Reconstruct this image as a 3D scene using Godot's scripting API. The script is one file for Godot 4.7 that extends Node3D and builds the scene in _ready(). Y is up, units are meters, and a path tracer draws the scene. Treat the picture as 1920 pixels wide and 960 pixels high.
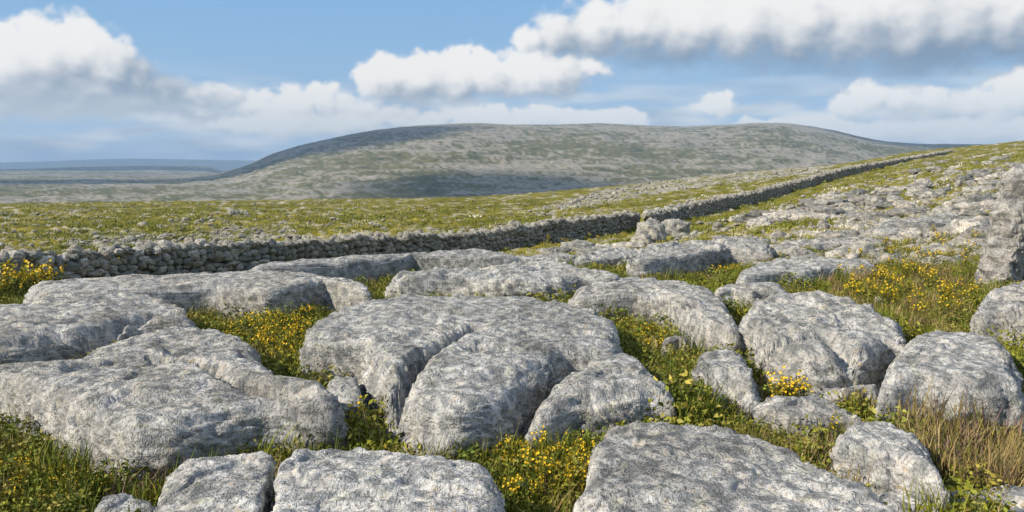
extends Node3D
# Limestone pavement with dry stone walls, a green field and a bare stone hill under a cumulus sky.

const F := 1507.0          # focal length in photograph pixels
const PITCH := 0.1156      # camera looks down by this (radians)
const EYE := 1.5
const BASE := -0.42        # floor of the cracks between the near slabs

var rng := RandomNumberGenerator.new()
var n_low := FastNoiseLite.new()
var n_mid := FastNoiseLite.new()
var n_cell := FastNoiseLite.new()
var n_fbm := FastNoiseLite.new()
var M := {}
var used_names := {}
var occ := PackedFloat32Array()      # highest rock surface over the near floor, 4 cm cells
const OX0 := -9.0
const OD0 := 2.0
const OC := 0.05
const OW := 360
const OH := 260

# ---------------------------------------------------------------- helpers
func numbered(called: String) -> String:
	var n: int = used_names.get(called, 0)
	used_names[called] = n + 1
	return called if n == 0 else "%s_%03d" % [called, n]

func tag(o: Node, label: String, category: String, group := "", kind := "") -> void:
	if label: o.set_meta("label", label)
	if category: o.set_meta("category", category)
	if group: o.set_meta("group", group)
	if kind: o.set_meta("kind", kind)

func put(called: String, mesh: Mesh, mat: Material, parent: Node = null) -> MeshInstance3D:
	var o := MeshInstance3D.new()
	o.mesh = mesh
	o.material_override = mat
	if parent == null:
		o.name = numbered(called)
		add_child(o)
	else:
		o.name = called
		parent.add_child(o, true)
	return o

func ray(u: float, v: float) -> Vector3:
	# direction with forward distance (-z) of 1
	var fw := Vector3(0, -sin(PITCH), -cos(PITCH))
	var up := Vector3(0, cos(PITCH), -sin(PITCH))
	var r := fw + Vector3((u - 960.0) / F, 0, 0) - up * ((v - 480.0) / F)
	return r / -r.z

func on_plane(u: float, v: float, y: float) -> Vector3:
	var r := ray(u, v)
	return Vector3(0, EYE, 0) + r * ((y - EYE) / r.y)

func at_depth(u: float, v: float, d: float) -> Vector3:
	return Vector3(0, EYE, 0) + ray(u, v) * d

func to_px(p: Vector3) -> Vector2:
	var q := p - Vector3(0, EYE, 0)
	var dep := q.y * -sin(PITCH) - q.z * cos(PITCH)
	var upc := q.y * cos(PITCH) - q.z * sin(PITCH)
	return Vector2(960.0 + F * q.x / dep, 480.0 - F * upc / dep)

func in_poly(p: Vector2, poly: PackedVector2Array) -> bool:
	return Geometry2D.is_point_in_polygon(p, poly)

func poly(a: Array) -> PackedVector2Array:
	var r := PackedVector2Array()
	for i in range(0, a.size(), 2):
		r.append(Vector2(a[i], a[i + 1]))
	return r

# ---------------------------------------------------------------- terrain
const TU := [-700.0, 0.0, 330.0, 600.0, 900.0, 1180.0, 1400.0, 1550.0, 1700.0, 1920.0, 2700.0]
const TD := [2.0, 6.0, 9.0, 13.0, 18.0, 24.0, 32.0, 45.0, 65.0, 95.0, 130.0, 170.0, 230.0, 330.0, 480.0, 700.0]
const TH := [
	[-.42, -.42, -.45, -.75, -1.75, -2.00, -2.30, -2.80, -3.40, -4.40, -5.8, -9.0, -15.0, -27.0, -48.0, -80.0],
	[-.42, -.42, -.45, -.70, -1.75, -2.05, -2.30, -2.75, -3.25, -4.05, -5.2, -8.0, -14.0, -26.0, -48.0, -80.0],
	[-.42, -.42, -.44, -.60, -1.45, -2.00, -2.25, -2.70, -3.20, -3.85, -4.8, -7.5, -13.0, -26.0, -48.0, -80.0],
	[-.42, -.42, -.43, -.52, -1.20, -1.95, -2.25, -2.70, -3.20, -3.75, -4.5, -7.0, -13.0, -26.0, -48.0, -80.0],
	[-.42, -.42, -.42, -.42, -.90, -1.50, -2.20, -2.75, -3.10, -3.45, -4.0, -6.5, -12.0, -25.0, -47.0, -80.0],
	[-.42, -.42, -.40, -.38, -.70, -1.15, -1.70, -2.40, -2.65, -2.60, -2.3, -3.5, -8.0, -20.0, -42.0, -78.0],
	[-.42, -.42, -.38, -.36, -.45, -.65, -.95, -1.45, -1.95, -1.30, -.5, -.75, -4.0, -15.0, -38.0, -76.0],
	[-.42, -.41, -.35, -.28, -.32, -.42, -.52, -.65, -.75, -.35, .6, .8, -1.0, -11.0, -34.0, -74.0],
	[-.42, -.40, -.28, -.16, -.18, -.26, -.32, -.25, .05, 1.0, 2.1, 3.1, 3.6, -4.0, -28.0, -70.0],
	[-.42, -.38, -.20, -.02, .14, .32, .55, 1.0, 1.75, 3.1, 4.5, 5.8, 7.4, 4.0, -18.0, -62.0],
	[-.42, -.34, -.10, .15, .45, .8, 1.25, 2.0, 3.3, 5.2, 7.4, 10.0, 13.0, 14.0, 0.0, -45.0],
]

func table(x: float, d: float, U: Array, D: Array, T: Array) -> float:
	d = clampf(d, D[0], D[D.size() - 1])
	var u := clampf(960.0 + F * x / d, U[0], U[U.size() - 1])
	var i := 0
	while i < U.size() - 2 and u > U[i + 1]: i += 1
	var j := 0
	while j < D.size() - 2 and d > D[j + 1]: j += 1
	var a := (u - float(U[i])) / (float(U[i + 1]) - float(U[i]))
	var b := (log(d) - log(float(D[j]))) / (log(float(D[j + 1])) - log(float(D[j])))
	var j0 := maxi(j - 1, 0)
	var j3 := mini(j + 2, D.size() - 1)
	var r := [0.0, 0.0, 0.0, 0.0]
	for k in 4:
		var row: Array = T[clampi(i - 1 + k, 0, U.size() - 1)]
		r[k] = cubic_interpolate(row[j], row[j + 1], row[j0], row[j3], b)
	return cubic_interpolate(r[1], r[2], r[0], r[3], a)

func ground_y(x: float, z: float) -> float:
	var d := -z
	var h := table(x, d, TU, TD, TH)
	var k := clampf((d - 7.0) / 40.0, 0.0, 1.0)
	h += n_low.get_noise_2d(x * 0.9, z * 0.9) * lerpf(0.05, 0.42, k)
	h += n_mid.get_noise_2d(x * 0.35, z * 0.35) * lerpf(0.03, 0.13, k)
	return h

var hits := PackedFloat32Array()      # forward distance at which the sight line through a pixel meets the ground
const HW := 270
const HH := 420

func fill_hits() -> void:
	hits.resize(HW * HH)
	hits.fill(-1.0)
	for i in HW:
		var u := -120.0 + i * 8.0
		var low := 2000.0
		var prev_v := 1100.0
		var prev_d := 2.4
		var d := 2.5
		while d < 300.0:
			var x := (u - 960.0) / F * d
			var v := to_px(Vector3(x, ground_y(x, -d), -d)).y
			if v < low:
				var from := minf(low, prev_v)
				for k in range(maxi(0, int(ceil((v - 120.0) / 2.0))), mini(HH, int(floor((from - 120.0) / 2.0)) + 1)):
					var w := (120.0 + k * 2.0 - v) / maxf(prev_v - v, 0.01)
					if hits[k * HW + i] < 0.0: hits[k * HW + i] = lerpf(d, prev_d, clampf(w, 0.0, 1.0))
				low = v
			prev_v = v
			prev_d = d
			d *= 1.012

func ground_hit(u: float, v: float) -> Vector3:
	var i := int(round((u + 120.0) / 8.0))
	var k := int(round((v - 120.0) / 2.0))
	if i < 0 or k < 0 or i >= HW or k >= HH or hits[k * HW + i] < 0.0: return Vector3.INF
	var d := hits[k * HW + i] * (1.0 + rng.randf_range(-0.004, 0.004))
	var x := ray(u, v).x * d
	return Vector3(x, ground_y(x, -d), -d)

func rock_at(x: float, z: float) -> float:
	var i := int((x - OX0) / OC)
	var j := int((-z - OD0) / OC)
	if i < 0 or j < 0 or i >= OW or j >= OH: return -10.0
	return occ[j * OW + i]

# ---------------------------------------------------------------- textures and materials
func noise(seed_: int, freq: float, type := FastNoiseLite.TYPE_SIMPLEX_SMOOTH, oct := 4, gain := 0.5) -> FastNoiseLite:
	var n := FastNoiseLite.new()
	n.seed = seed_
	n.frequency = freq
	n.noise_type = type
	n.fractal_type = FastNoiseLite.FRACTAL_FBM if oct > 1 else FastNoiseLite.FRACTAL_NONE
	n.fractal_octaves = oct
	n.fractal_gain = gain
	return n

func grey(n: FastNoiseLite, s: int) -> PackedByteArray:
	var im := n.get_seamless_image(s, s, false, false, 0.12, true)
	im.convert(Image.FORMAT_L8)
	return im.get_data()

func sm(a: float, b: float, x: float) -> float:
	return smoothstep(a, b, x)

func limestone_textures() -> Array:
	var s := 1024
	var A := grey(noise(11, 0.006, FastNoiseLite.TYPE_SIMPLEX_SMOOTH, 5), s)
	var B := grey(noise(12, 0.03, FastNoiseLite.TYPE_SIMPLEX_SMOOTH, 4, 0.6), s)
	var C := grey(noise(13, 0.05, FastNoiseLite.TYPE_PERLIN, 3, 0.6), s)
	var E := grey(noise(14, 0.007, FastNoiseLite.TYPE_SIMPLEX_SMOOTH, 4, 0.6), s)
	var G := grey(noise(15, 0.12, FastNoiseLite.TYPE_SIMPLEX, 2), s)
	var cn := noise(16, 0.055, FastNoiseLite.TYPE_CELLULAR, 1)
	cn.cellular_return_type = FastNoiseLite.RETURN_DISTANCE
	var P := grey(cn, s)
	var kn := noise(17, 0.0075, FastNoiseLite.TYPE_CELLULAR, 1)
	kn.cellular_return_type = FastNoiseLite.RETURN_DISTANCE2_SUB
	kn.domain_warp_enabled = true
	kn.domain_warp_amplitude = 40.0
	kn.domain_warp_frequency = 0.012
	var K := grey(kn, s)
	var col := PackedByteArray()
	col.resize(s * s * 3)
	var hgt := PackedByteArray()
	hgt.resize(s * s)
	for i in s * s:
		var a := A[i] / 255.0
		var b := B[i] / 255.0
		var c := C[i] / 255.0
		var e := E[i] / 255.0
		var g := G[i] / 255.0
		# bare pale stone, blue grey weathered film, dark flecks sunk into the relief, white lichen discs, ochre lichen specks
		var k := 0.85 + 0.26 * (a - 0.5) + 0.16 * (g - 0.5) + 0.16 * (b - 0.5)
		var r := k
		var gg := k * 0.99
		var bb := k * 0.975
		var film := sm(0.42, 0.62, e * 0.7 + b * 0.3)
		r = lerpf(r, r * 0.66, film)
		gg = lerpf(gg, gg * 0.68, film)
		bb = lerpf(bb, bb * 0.70, film)
		var fleck := sm(0.575, 0.645, c * 0.7 + g * 0.3)
		r = lerpf(r, 0.27, fleck * 0.72)
		gg = lerpf(gg, 0.27, fleck * 0.72)
		bb = lerpf(bb, 0.265, fleck * 0.72)
		var white := sm(0.64, 0.72, (1.0 - c) * 0.55 + b * 0.45) * 0.16
		r = lerpf(r, 0.97, white)
		gg = lerpf(gg, 0.97, white)
		bb = lerpf(bb, 0.95, white)
		var ochre := sm(0.70, 0.76, b * 0.6 + (1.0 - e) * 0.4) * 0.55
		r = lerpf(r, 0.72, ochre)
		gg = lerpf(gg, 0.56, ochre)
		bb = lerpf(bb, 0.30, ochre)
		col[i * 3] = int(clampf(r, 0, 1) * 255.0)
		col[i * 3 + 1] = int(clampf(gg, 0, 1) * 255.0)
		col[i * 3 + 2] = int(clampf(bb, 0, 1) * 255.0)
		var pit := sm(0.30, 0.10, P[i] / 255.0) * sm(0.40, 0.60, e)
		var h := 0.45 + 0.42 * (b - 0.5) + 0.28 * (c - 0.5) + 0.22 * (g - 0.5) + 0.3 * (a - 0.5) - 0.42 * pit - 0.22 * fleck - 0.5 * sm(0.055, 0.01, K[i] / 255.0) * sm(0.45, 0.6, a)
		hgt[i] = int(clampf(h, 0, 1) * 255.0)
	return [ImageTexture.create_from_image(Image.create_from_data(s, s, false, Image.FORMAT_RGB8, col)),
		ImageTexture.create_from_image(Image.create_from_data(s, s, false, Image.FORMAT_L8, hgt))]

func turf_textures() -> Array:
	var s := 512
	var A := grey(noise(31, 0.02, FastNoiseLite.TYPE_SIMPLEX_SMOOTH, 4), s)
	var B := grey(noise(32, 0.11, FastNoiseLite.TYPE_SIMPLEX, 3, 0.6), s)
	var col := PackedByteArray()
	col.resize(s * s * 3)
	var hgt := PackedByteArray()
	hgt.resize(s * s)
	for i in s * s:
		var a := A[i] / 255.0
		var b := B[i] / 255.0
		var k := 0.78 + 0.30 * (a - 0.5) + 0.42 * (b - 0.5)
		var dry := sm(0.5, 0.8, a * 0.5 + b * 0.5)
		col[i * 3] = int(clampf(k * (1.0 + 0.08 * dry), 0, 1) * 255.0)
		col[i * 3 + 1] = int(clampf(k, 0, 1) * 255.0)
		col[i * 3 + 2] = int(clampf(k * (0.95 + 0.1 * dry), 0, 1) * 255.0)
		hgt[i] = int(clampf(0.5 + 0.4 * (a - 0.5) + 0.6 * (b - 0.5), 0, 1) * 255.0)
	return [ImageTexture.create_from_image(Image.create_from_data(s, s, false, Image.FORMAT_RGB8, col)),
		ImageTexture.create_from_image(Image.create_from_data(s, s, false, Image.FORMAT_L8, hgt))]

func mat(tex: Array, scale: float, relief: float, c := Color(1, 1, 1), vc := true, rough := 0.95) -> StandardMaterial3D:
	var m := StandardMaterial3D.new()
	m.albedo_color = c
	m.albedo_texture = tex[0]
	m.vertex_color_use_as_albedo = vc
	m.uv1_triplanar = true
	m.uv1_world_triplanar = true
	m.uv1_scale = Vector3.ONE * scale
	m.roughness = rough
	m.metallic_specular = 0.3
	if relief > 0.0:
		m.heightmap_enabled = true
		m.heightmap_texture = tex[1]
		m.heightmap_scale = relief
	return m

func make_materials() -> void:
	var L := limestone_textures()
	var T := turf_textures()
	M.rock = mat(L, 0.95, 2.0, Color(0.905, 0.905, 0.905))
	M.stone = mat(L, 0.8, 2.0, Color(0.88, 0.87, 0.84), true)
	M.stone.uv1_world_triplanar = false
	M.stone.uv1_scale = Vector3.ONE * 0.6
	M.rubble = mat(L, 0.5, 3.0, Color(0.84, 0.83, 0.81), true)
	M.ground = mat(T, 0.45, 5.0)
	M.hill = mat(T, 0.010, 0.0, Color(1.0, 0.985, 0.95))
	var leaf := StandardMaterial3D.new()
	leaf.vertex_color_use_as_albedo = true
	leaf.roughness = 0.6
	leaf.metallic_specular = 0.35
	leaf.backlight = Color(0.28, 0.31, 0.08)
	leaf.cull_mode = BaseMaterial3D.CULL_DISABLED
	M.leaf = leaf
	var petal := leaf.duplicate()
	petal.backlight = Color(0.5, 0.42, 0.08)
	M.petal = petal
	var cloud := StandardMaterial3D.new()
	cloud.albedo_color = Color(0.95, 0.95, 0.95)
	cloud.roughness = 1.0
	M.cloud = cloud

# ---------------------------------------------------------------- meshes
func grid_mesh(v: PackedVector3Array, c: PackedColorArray, w: int, h: int, wrap := false) -> ArrayMesh:
	var idx := PackedInt32Array()
	var cols := w if wrap else w - 1
	idx.resize(cols * (h - 1) * 6)
	var k := 0
	for j in h - 1:
		for i in cols:
			var a := j * w + i
			var b := j * w + (i + 1) % w
			idx[k] = a; idx[k + 1] = b; idx[k + 2] = a + w
			idx[k + 3] = b; idx[k + 4] = b + w; idx[k + 5] = a + w
			k += 6
	var arr := []
	arr.resize(Mesh.ARRAY_MAX)
	arr[Mesh.ARRAY_VERTEX] = v
	arr[Mesh.ARRAY_COLOR] = c
	arr[Mesh.ARRAY_INDEX] = idx
	var st := SurfaceTool.new()
	st.create_from_arrays(arr)
	st.generate_normals()
	return st.commit()

func seg_dist(p: Vector2, a: Vector2, b: Vector2) -> float:
	var ab := b - a
	var t := clampf((p - a).dot(ab) / maxf(ab.length_squared(), 1e-9), 0.0, 1.0)
	return p.distance_to(a + ab * t)

# A weathered limestone clint. back/front: outline in photograph pixels, back points lie on the shoulder, front points on the floor.
func clint(called: String, label: String, back: Array, front: Array, o := {}) -> MeshInstance3D:
	var top: float = o.get("top", 0.0)
	var base: float = o.get("base", BASE)
	var H := top - base
	var edge: float = o.get("edge", 0.24) * 0.62
	var e: float = o.get("e", 0.72) * 0.88
	var dome: float = o.get("dome", 0.10) * 0.6
	var rough: float = o.get("rough", 1.0)
	var tilt: Vector2 = o.get("tilt", Vector2.ZERO)
	var flat := PackedVector2Array()
	for i in range(0, back.size(), 2):
		var p := on_plane(back[i], back[i + 1], base + H * o.get("shoulder", 0.86))
		flat.append(Vector2(p.x, p.z))
	for i in range(0, front.size(), 2):
		var p := on_plane(front[i], front[i + 1], base + H * o.get("foot", 0.08))
		flat.append(Vector2(p.x, p.z))
	var area := 0.0
	var cen := Vector2.ZERO
	for i in flat.size():
		var p := flat[i]
		var q := flat[(i + 1) % flat.size()]
		var cr := p.cross(q)
		area += cr
		cen += (p + q) * cr
	cen /= 3.0 * area
	if o.has("centre"):
		var cp := on_plane(o.centre[0], o.centre[1], top)
		cen = Vector2(cp.x, cp.z)
	var NA: int = o.get("na", 200)
	var rad := PackedFloat32Array()
	rad.resize(NA)
	for i in NA:
		var th := TAU * i / NA
		var dir := Vector2(cos(th), sin(th))
		var best := 0.05
		for k in flat.size():
			var hit = Geometry2D.segment_intersects_segment(cen, cen + dir * 60.0, flat[k], flat[(k + 1) % flat.size()])
			if hit != null: best = maxf(best, cen.distance_to(hit))
		rad[i] = best
	for pass_ in int(o.get("smooth", 7)):
		var r2 := rad.duplicate()
		for i in NA:
			r2[i] = (rad[(i + NA - 1) % NA] + 2.0 * rad[i] + rad[(i + 1) % NA]) / 4.0
		rad = r2
	for i in NA: rad[i] *= o.get("grow", 1.075)      # the rounded shoulder draws the outline in by this much
	var mean := 0.0
	for i in NA: mean += rad[i] / NA
	var grooves := []
	for g in o.get("grooves", []):
		var pl := PackedVector2Array()
		for i in range(0, g.p.size(), 2):
			var q := on_plane(g.p[i], g.p[i + 1], top - g.get("drop", 0.05))
			pl.append(Vector2(q.x, q.z))
		grooves.append([pl, g.w, g.d])
	var NR: int = o.get("nr", 78)
	var NT := int(NR * 0.55)
	var NE := int(NR * 0.33)
	var v := PackedVector3Array()
	var c := PackedColorArray()
	var tone: float = o.get("tone", rng.randf_range(0.92, 1.05))
	var warm: float = rng.randf_range(-0.02, 0.03)
	for j in NR:
		for i in NA:
			var th := TAU * i / NA
			var R := rad[i]
			var w := minf(edge * (1.0 + 0.4 * maxf(0.0, sin(th))) * (1.0 + 0.5 * n_low.get_noise_2d(cen.x * 9.0 + cos(th) * 3.0, cen.y * 9.0 + sin(th) * 3.0)), R * 0.7)
			w = minf(0.5 * w + 0.5 * R * edge * (1.0 + 0.4 * maxf(0.0, sin(th))) / mean, R * 0.75)
			var rho := 0.0
			var yy := 1.0
			var phi := 0.0
			if j < NT:
				rho = (R - w) * pow(float(j) / NT, 0.85)
			elif j < NT + NE:
				phi = float(j - NT) / NE * PI * 0.5
				rho = R - w + w * pow(sin(phi), e)
				yy = pow(maxf(cos(phi), 0.0), e)
			else:
				phi = PI * 0.5
				var t := float(j - NT - NE + 1) / (NR - NT - NE)
				rho = R * (1.0 - 0.05 * t)
				yy = -0.55 * t
			var x := cen.x + cos(th) * rho
			var z := cen.y + sin(th) * rho
			var q := rho / R
			var ht := H * (1.0 - dome * q * q) + (tilt.x * (x - cen.x) + tilt.y * (z - cen.y))
			if yy > 0.0:
				for g in grooves:
					var dmin := 9.0
					var pl: PackedVector2Array = g[0]
					var pj := Vector2(x + 0.05 * n_low.get_noise_2d(x * 8.0, z * 8.0), z + 0.05 * n_low.get_noise_2d(x * 8.0 + 50.0, z * 8.0))
					for k in pl.size() - 1:
						dmin = minf(dmin, seg_dist(pj, pl[k], pl[k + 1]))
					if dmin < g[1] * 3.0:
						ht -= g[2] * exp(-pow(dmin / g[1], 2.0))
			var y := base + ht * yy if yy >= 0.0 else base + H * yy
			var p := Vector3(x, y, z)
			var nrm := Vector3(cos(th) * sin(phi), cos(phi), sin(th) * sin(phi))
			var side := sin(phi)
			var s := n_low.get_noise_3d(x * 1.3, y * 1.3, z * 1.3) * lerpf(0.034, 0.055, side)
			s += n_mid.get_noise_3d(x * 0.8, y * 1.8, z * 0.8) * 0.022
			# bedding ledges on the flanks
			s += side * (absf(n_mid.get_noise_2d(y * 9.0 + n_low.get_noise_2d(x, z) * 2.0, th * 0.8)) - 0.15) * -0.07
			s += n_fbm.get_noise_3d(x * 0.9, y * 1.2, z * 0.9) * 0.011
			# solution hollows, in patches
			s -= (1.0 - sm(-1.0, -0.70, n_cell.get_noise_3d(x, y, z))) * 0.034 * sm(0.05, 0.35, n_low.get_noise_2d(x * 1.1 + 31.0, z * 1.1))
			# broken steps where a thin bed has flaked off
			s -= 0.022 * sm(0.02, 0.07, n_low.get_noise_3d(x * 1.0 + 60.0, y * 2.0, z * 1.0)) + 0.016 * sm(0.10, 0.14, n_mid.get_noise_3d(x * 0.35 + 20.0, y, z * 0.35))
			p += nrm * s * rough * minf(1.0, R / 0.5 + 0.25)
			v.append(p)
			var t2 := tone * (0.95 + 0.35 * n_low.get_noise_3d(x * 2.4, y * 2.4, z * 2.4 + 77.0))
			var film := sm(0.02, 0.28, n_low.get_noise_3d(x * 1.1 + 15.0, y * 1.1, z * 1.1) + 0.35 * n_mid.get_noise_3d(x * 0.8, y * 0.8, z * 0.8 + 33.0))
			t2 *= 1.06 - 0.26 * film      # grey weathering film in patches
			var lich := sm(0.22, 0.5, n_mid.get_noise_3d(x * 1.6 + 9.0, y * 1.6, z * 1.6)) * 0.5
			c.append(Color(t2 * (1.0 + warm), t2 * (1.0 + 0.02 * lich), t2 * (1.0 - warm) * (1.0 - 0.22 * lich)))
			if y > BASE - 0.1:
				var oi := int((x - OX0) / OC)
				var oj := int((-z - OD0) / OC)
				for b2 in range(-1, 1):
					for a2 in range(-1, 1):
						if oi + a2 >= 0 and oj + b2 >= 0 and oi + a2 < OW and oj + b2 < OH:
							occ[(oj + b2) * OW + oi + a2] = maxf(occ[(oj + b2) * OW + oi + a2], p.y)
	if near_rocks.size() < REFS.size(): near_rocks.append([cen, REFS[near_rocks.size()], mean])
	var ob := put(called, grid_mesh(v, c, NA, NR, true), M.rock)
	tag(ob, label, o.get("cat", "rock"), o.get("group", ""))
	return ob

# small angular stones, 80 triangles, a few variants
func ico(sub: int) -> Array:
	var t := (1.0 + sqrt(5.0)) / 2.0
	var v := [Vector3(-1, t, 0), Vector3(1, t, 0), Vector3(-1, -t, 0), Vector3(1, -t, 0), Vector3(0, -1, t), Vector3(0, 1, t), Vector3(0, -1, -t), Vector3(0, 1, -t), Vector3(t, 0, -1), Vector3(t, 0, 1), Vector3(-t, 0, -1), Vector3(-t, 0, 1)]
	for i in v.size(): v[i] = v[i].normalized()
	var f := [[0, 11, 5], [0, 5, 1], [0, 1, 7], [0, 7, 10], [0, 10, 11], [1, 5, 9], [5, 11, 4], [11, 10, 2], [10, 7, 6], [7, 1, 8], [3, 9, 4], [3, 4, 2], [3, 2, 6], [3, 6, 8], [3, 8, 9], [4, 9, 5], [2, 4, 11], [6, 2, 10], [8, 6, 7], [9, 8, 1]]
	for s in sub:
		var cache := {}
		var f2 := []
		for q in f:
			var m := []
			for k in 3:
				var a: int = q[k]
				var b: int = q[(k + 1) % 3]
				var key := mini(a, b) * 100000 + maxi(a, b)
				if not cache.has(key):
					cache[key] = v.size()
					v.append(((v[a] + v[b]) * 0.5).normalized())
				m.append(cache[key])
			f2.append([q[0], m[0], m[2]]); f2.append([q[1], m[1], m[0]]); f2.append([q[2], m[2], m[1]]); f2.append(m)
		f = f2
	return [v, f]

func stone_mesh(seed_: int, sub: int, boxy: float, jag: float, smooth: bool) -> ArrayMesh:
	var g := ico(sub)
	var n := noise(seed_, 0.9, FastNoiseLite.TYPE_SIMPLEX, 3, 0.6)
	var st := SurfaceTool.new()
	st.begin(Mesh.PRIMITIVE_TRIANGLES)
	st.set_smooth_group(0 if smooth else -1)
	var r := RandomNumberGenerator.new()
	r.seed = seed_
	var planes := []
	for k in 7:
		planes.append([Vector3(r.randf_range(-1, 1), r.randf_range(-1, 1), r.randf_range(-1, 1)).normalized(), r.randf_range(0.62, 0.9)])
	var pts := []
	for p in g[0]:
		var m: float = maxf(absf(p.x), maxf(absf(p.y), absf(p.z)))
		var q: Vector3 = p.lerp(p / m * 0.8, boxy)
		for pl in planes:
			var over: float = q.dot(pl[0]) - pl[1]
			if over > 0.0: q -= pl[0] * over * 0.85
		q *= 1.0 + jag * n.get_noise_3dv(q * 1.6)
		pts.append(q * 0.58)
	for f in g[1]:
		for k in [0, 2, 1]:
			st.set_color(Color(1, 1, 1))
			st.add_vertex(pts[f[k]])
	st.index()
	st.generate_normals()
	return st.commit()

func leaf_quad(st: SurfaceTool, p: Vector3, dir: Vector3, side: Vector3, l: float, w: float, col: Color, fold := 0.25) -> void:
	var up := side.cross(dir).normalized()
	var a := p
	var tip := p + dir * l - up * l * 0.12
	var mid := p + dir * l * 0.45
	var b := mid + side * w * 0.5 + up * w * fold
	var c := mid - side * w * 0.5 + up * w * fold
	for q in [a, b, mid, b, tip, mid, a, mid, c, c, mid, tip]:
		st.set_color(col)
		st.add_vertex(q)

func rand_dir(r: RandomNumberGenerator, up: float) -> Vector3:
	var a := r.randf() * TAU
	return Vector3(cos(a), up, sin(a)).normalized()

func blade(st: SurfaceTool, p: Vector3, lean: Vector3, h: float, w: float, col: Color) -> void:
	var side := lean.cross(Vector3.UP)
	side = side.normalized() if side.length() > 0.001 else Vector3.RIGHT
	var p1 := p + Vector3.UP * h * 0.5 + lean * h * 0.18
	var p2 := p + Vector3.UP * h * 0.92 + lean * h * 0.6
	for q in [p - side * w, p + side * w, p1 - side * w * 0.75, p + side * w, p1 + side * w * 0.75, p1 - side * w * 0.75, p1 - side * w * 0.75, p1 + side * w * 0.75, p2]:
		st.set_color(col)
		st.add_vertex(q)

func grass_mesh(seed_: int, n: int, spread: float, h: float, w: float, lean: float) -> ArrayMesh:
	var r := RandomNumberGenerator.new()
	r.seed = seed_
	var st := SurfaceTool.new()
	st.begin(Mesh.PRIMITIVE_TRIANGLES)
	for i in n:
		var p := rand_dir(r, 0.0) * spread * sqrt(r.randf())
		var k := r.randf_range(0.75, 1.2)
		blade(st, p, rand_dir(r, 0.0) * r.randf_range(0.1, lean), h * r.randf_range(0.45, 1.0), w * r.randf_range(0.6, 1.2), Color(k * r.randf_range(0.9, 1.15), k, k * r.randf_range(0.7, 1.1)))
	st.generate_normals()
	return st.commit()

func leafy_mesh(seed_: int, n: int, spread: float, h: float, l: float, narrow: float) -> ArrayMesh:
	var r := RandomNumberGenerator.new()
	r.seed = seed_
	var st := SurfaceTool.new()
	st.begin(Mesh.PRIMITIVE_TRIANGLES)
	for i in n:
		var q := rand_dir(r, 0.0) * spread * sqrt(r.randf())
		q.y = h * (0.15 + 0.85 * r.randf()) * (1.0 - 0.5 * q.length() / spread)
		var d := rand_dir(r, r.randf_range(-0.1, 1.0))
		var s := d.cross(rand_dir(r, 0.6)).normalized()
		var k := r.randf_range(0.7, 1.3)
		var col := Color(k, k * r.randf_range(0.92, 1.05), k * 0.9)
		if r.randf() < 0.06: col = Color(2.6, 0.75, 0.9)
		elif r.randf() < 0.12: col = Color(1.9 * k, 1.45 * k, 1.0 * k)
		leaf_quad(st, q, d, s, l * r.randf_range(0.6, 1.2), l * narrow * r.randf_range(0.7, 1.2), col)
	st.generate_normals()
	return st.commit()

func scatter(called: String, label: String, meshes: Array, material: Material, places: Array, cat := "") -> void:
	# places: [Transform3D, Color] shared out over the mesh variants; one uncountable object, its variants as parts
	if places.is_empty(): return
	var root := Node3D.new()
	root.name = numbered(called)
	add_child(root)
	tag(root, label, cat, "", "stuff")
	for k in meshes.size():
		var mine := []
		for i in range(k, places.size(), meshes.size()): mine.append(places[i])
		if mine.is_empty(): continue
		var mm := MultiMesh.new()
		mm.transform_format = MultiMesh.TRANSFORM_3D
		mm.use_colors = true
		mm.mesh = meshes[k]
		mm.instance_count = mine.size()
		for i in mine.size():
			mm.set_instance_transform(i, mine[i][0])
			mm.set_instance_color(i, mine[i][1])
		var mi := MultiMeshInstance3D.new()
		mi.name = called
		mi.multimesh = mm
		mi.material_override = material
		mi.set_meta("kind", "stuff")
		root.add_child(mi, true)

func xf(p: Vector3, s: Vector3, turn := -1.0, tip := 0.0) -> Transform3D:
	var b := Basis(Vector3.UP, turn if turn >= 0.0 else rng.randf() * TAU)
	if tip > 0.0: b = b * Basis(Vector3.RIGHT, rng.randf_range(-tip, tip)) * Basis(Vector3.BACK, rng.randf_range(-tip, tip))
	return Transform3D(b * Basis.from_scale(s), p)

# ---------------------------------------------------------------- sky
func sky_panorama() -> ImageTexture:
	var W := 4096
	var Hh := 2048
	# coarse pass for the whole upper sky, fine pass where the camera looks; both use the same cloud field
	var coarse := cloud_patch(-180.0, 180.0, 0.0, 90.0, 768, 192)
	coarse.resize(W, Hh / 2, Image.INTERPOLATE_CUBIC)
	var full := Image.create(W, Hh, false, Image.FORMAT_RGBF)
	full.fill(Color(0.30, 0.33, 0.33))
	full.blit_rect(coarse, Rect2i(0, 0, W, Hh / 2), Vector2i(0, 0))
	var x0 := 2048 - 420
	var x1 := 2048 + 420
	var y0 := 1024 - 176
	var fine := cloud_patch((x0 - 2048) * 360.0 / W, (x1 - 2048) * 360.0 / W, 0.0, 176 * 180.0 / Hh, x1 - x0, 176)
	full.blit_rect(fine, Rect2i(0, 0, x1 - x0, 176), Vector2i(x0, y0))
	# Godot's panorama has straight ahead (-z) at its left edge
	var turned := Image.create(W, Hh, false, Image.FORMAT_RGBF)
	turned.blit_rect(full, Rect2i(W / 2, 0, W / 2, Hh), Vector2i(0, 0))
	turned.blit_rect(full, Rect2i(0, 0, W / 2, Hh), Vector2i(W / 2, 0))
	return ImageTexture.create_from_image(turned)

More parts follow.
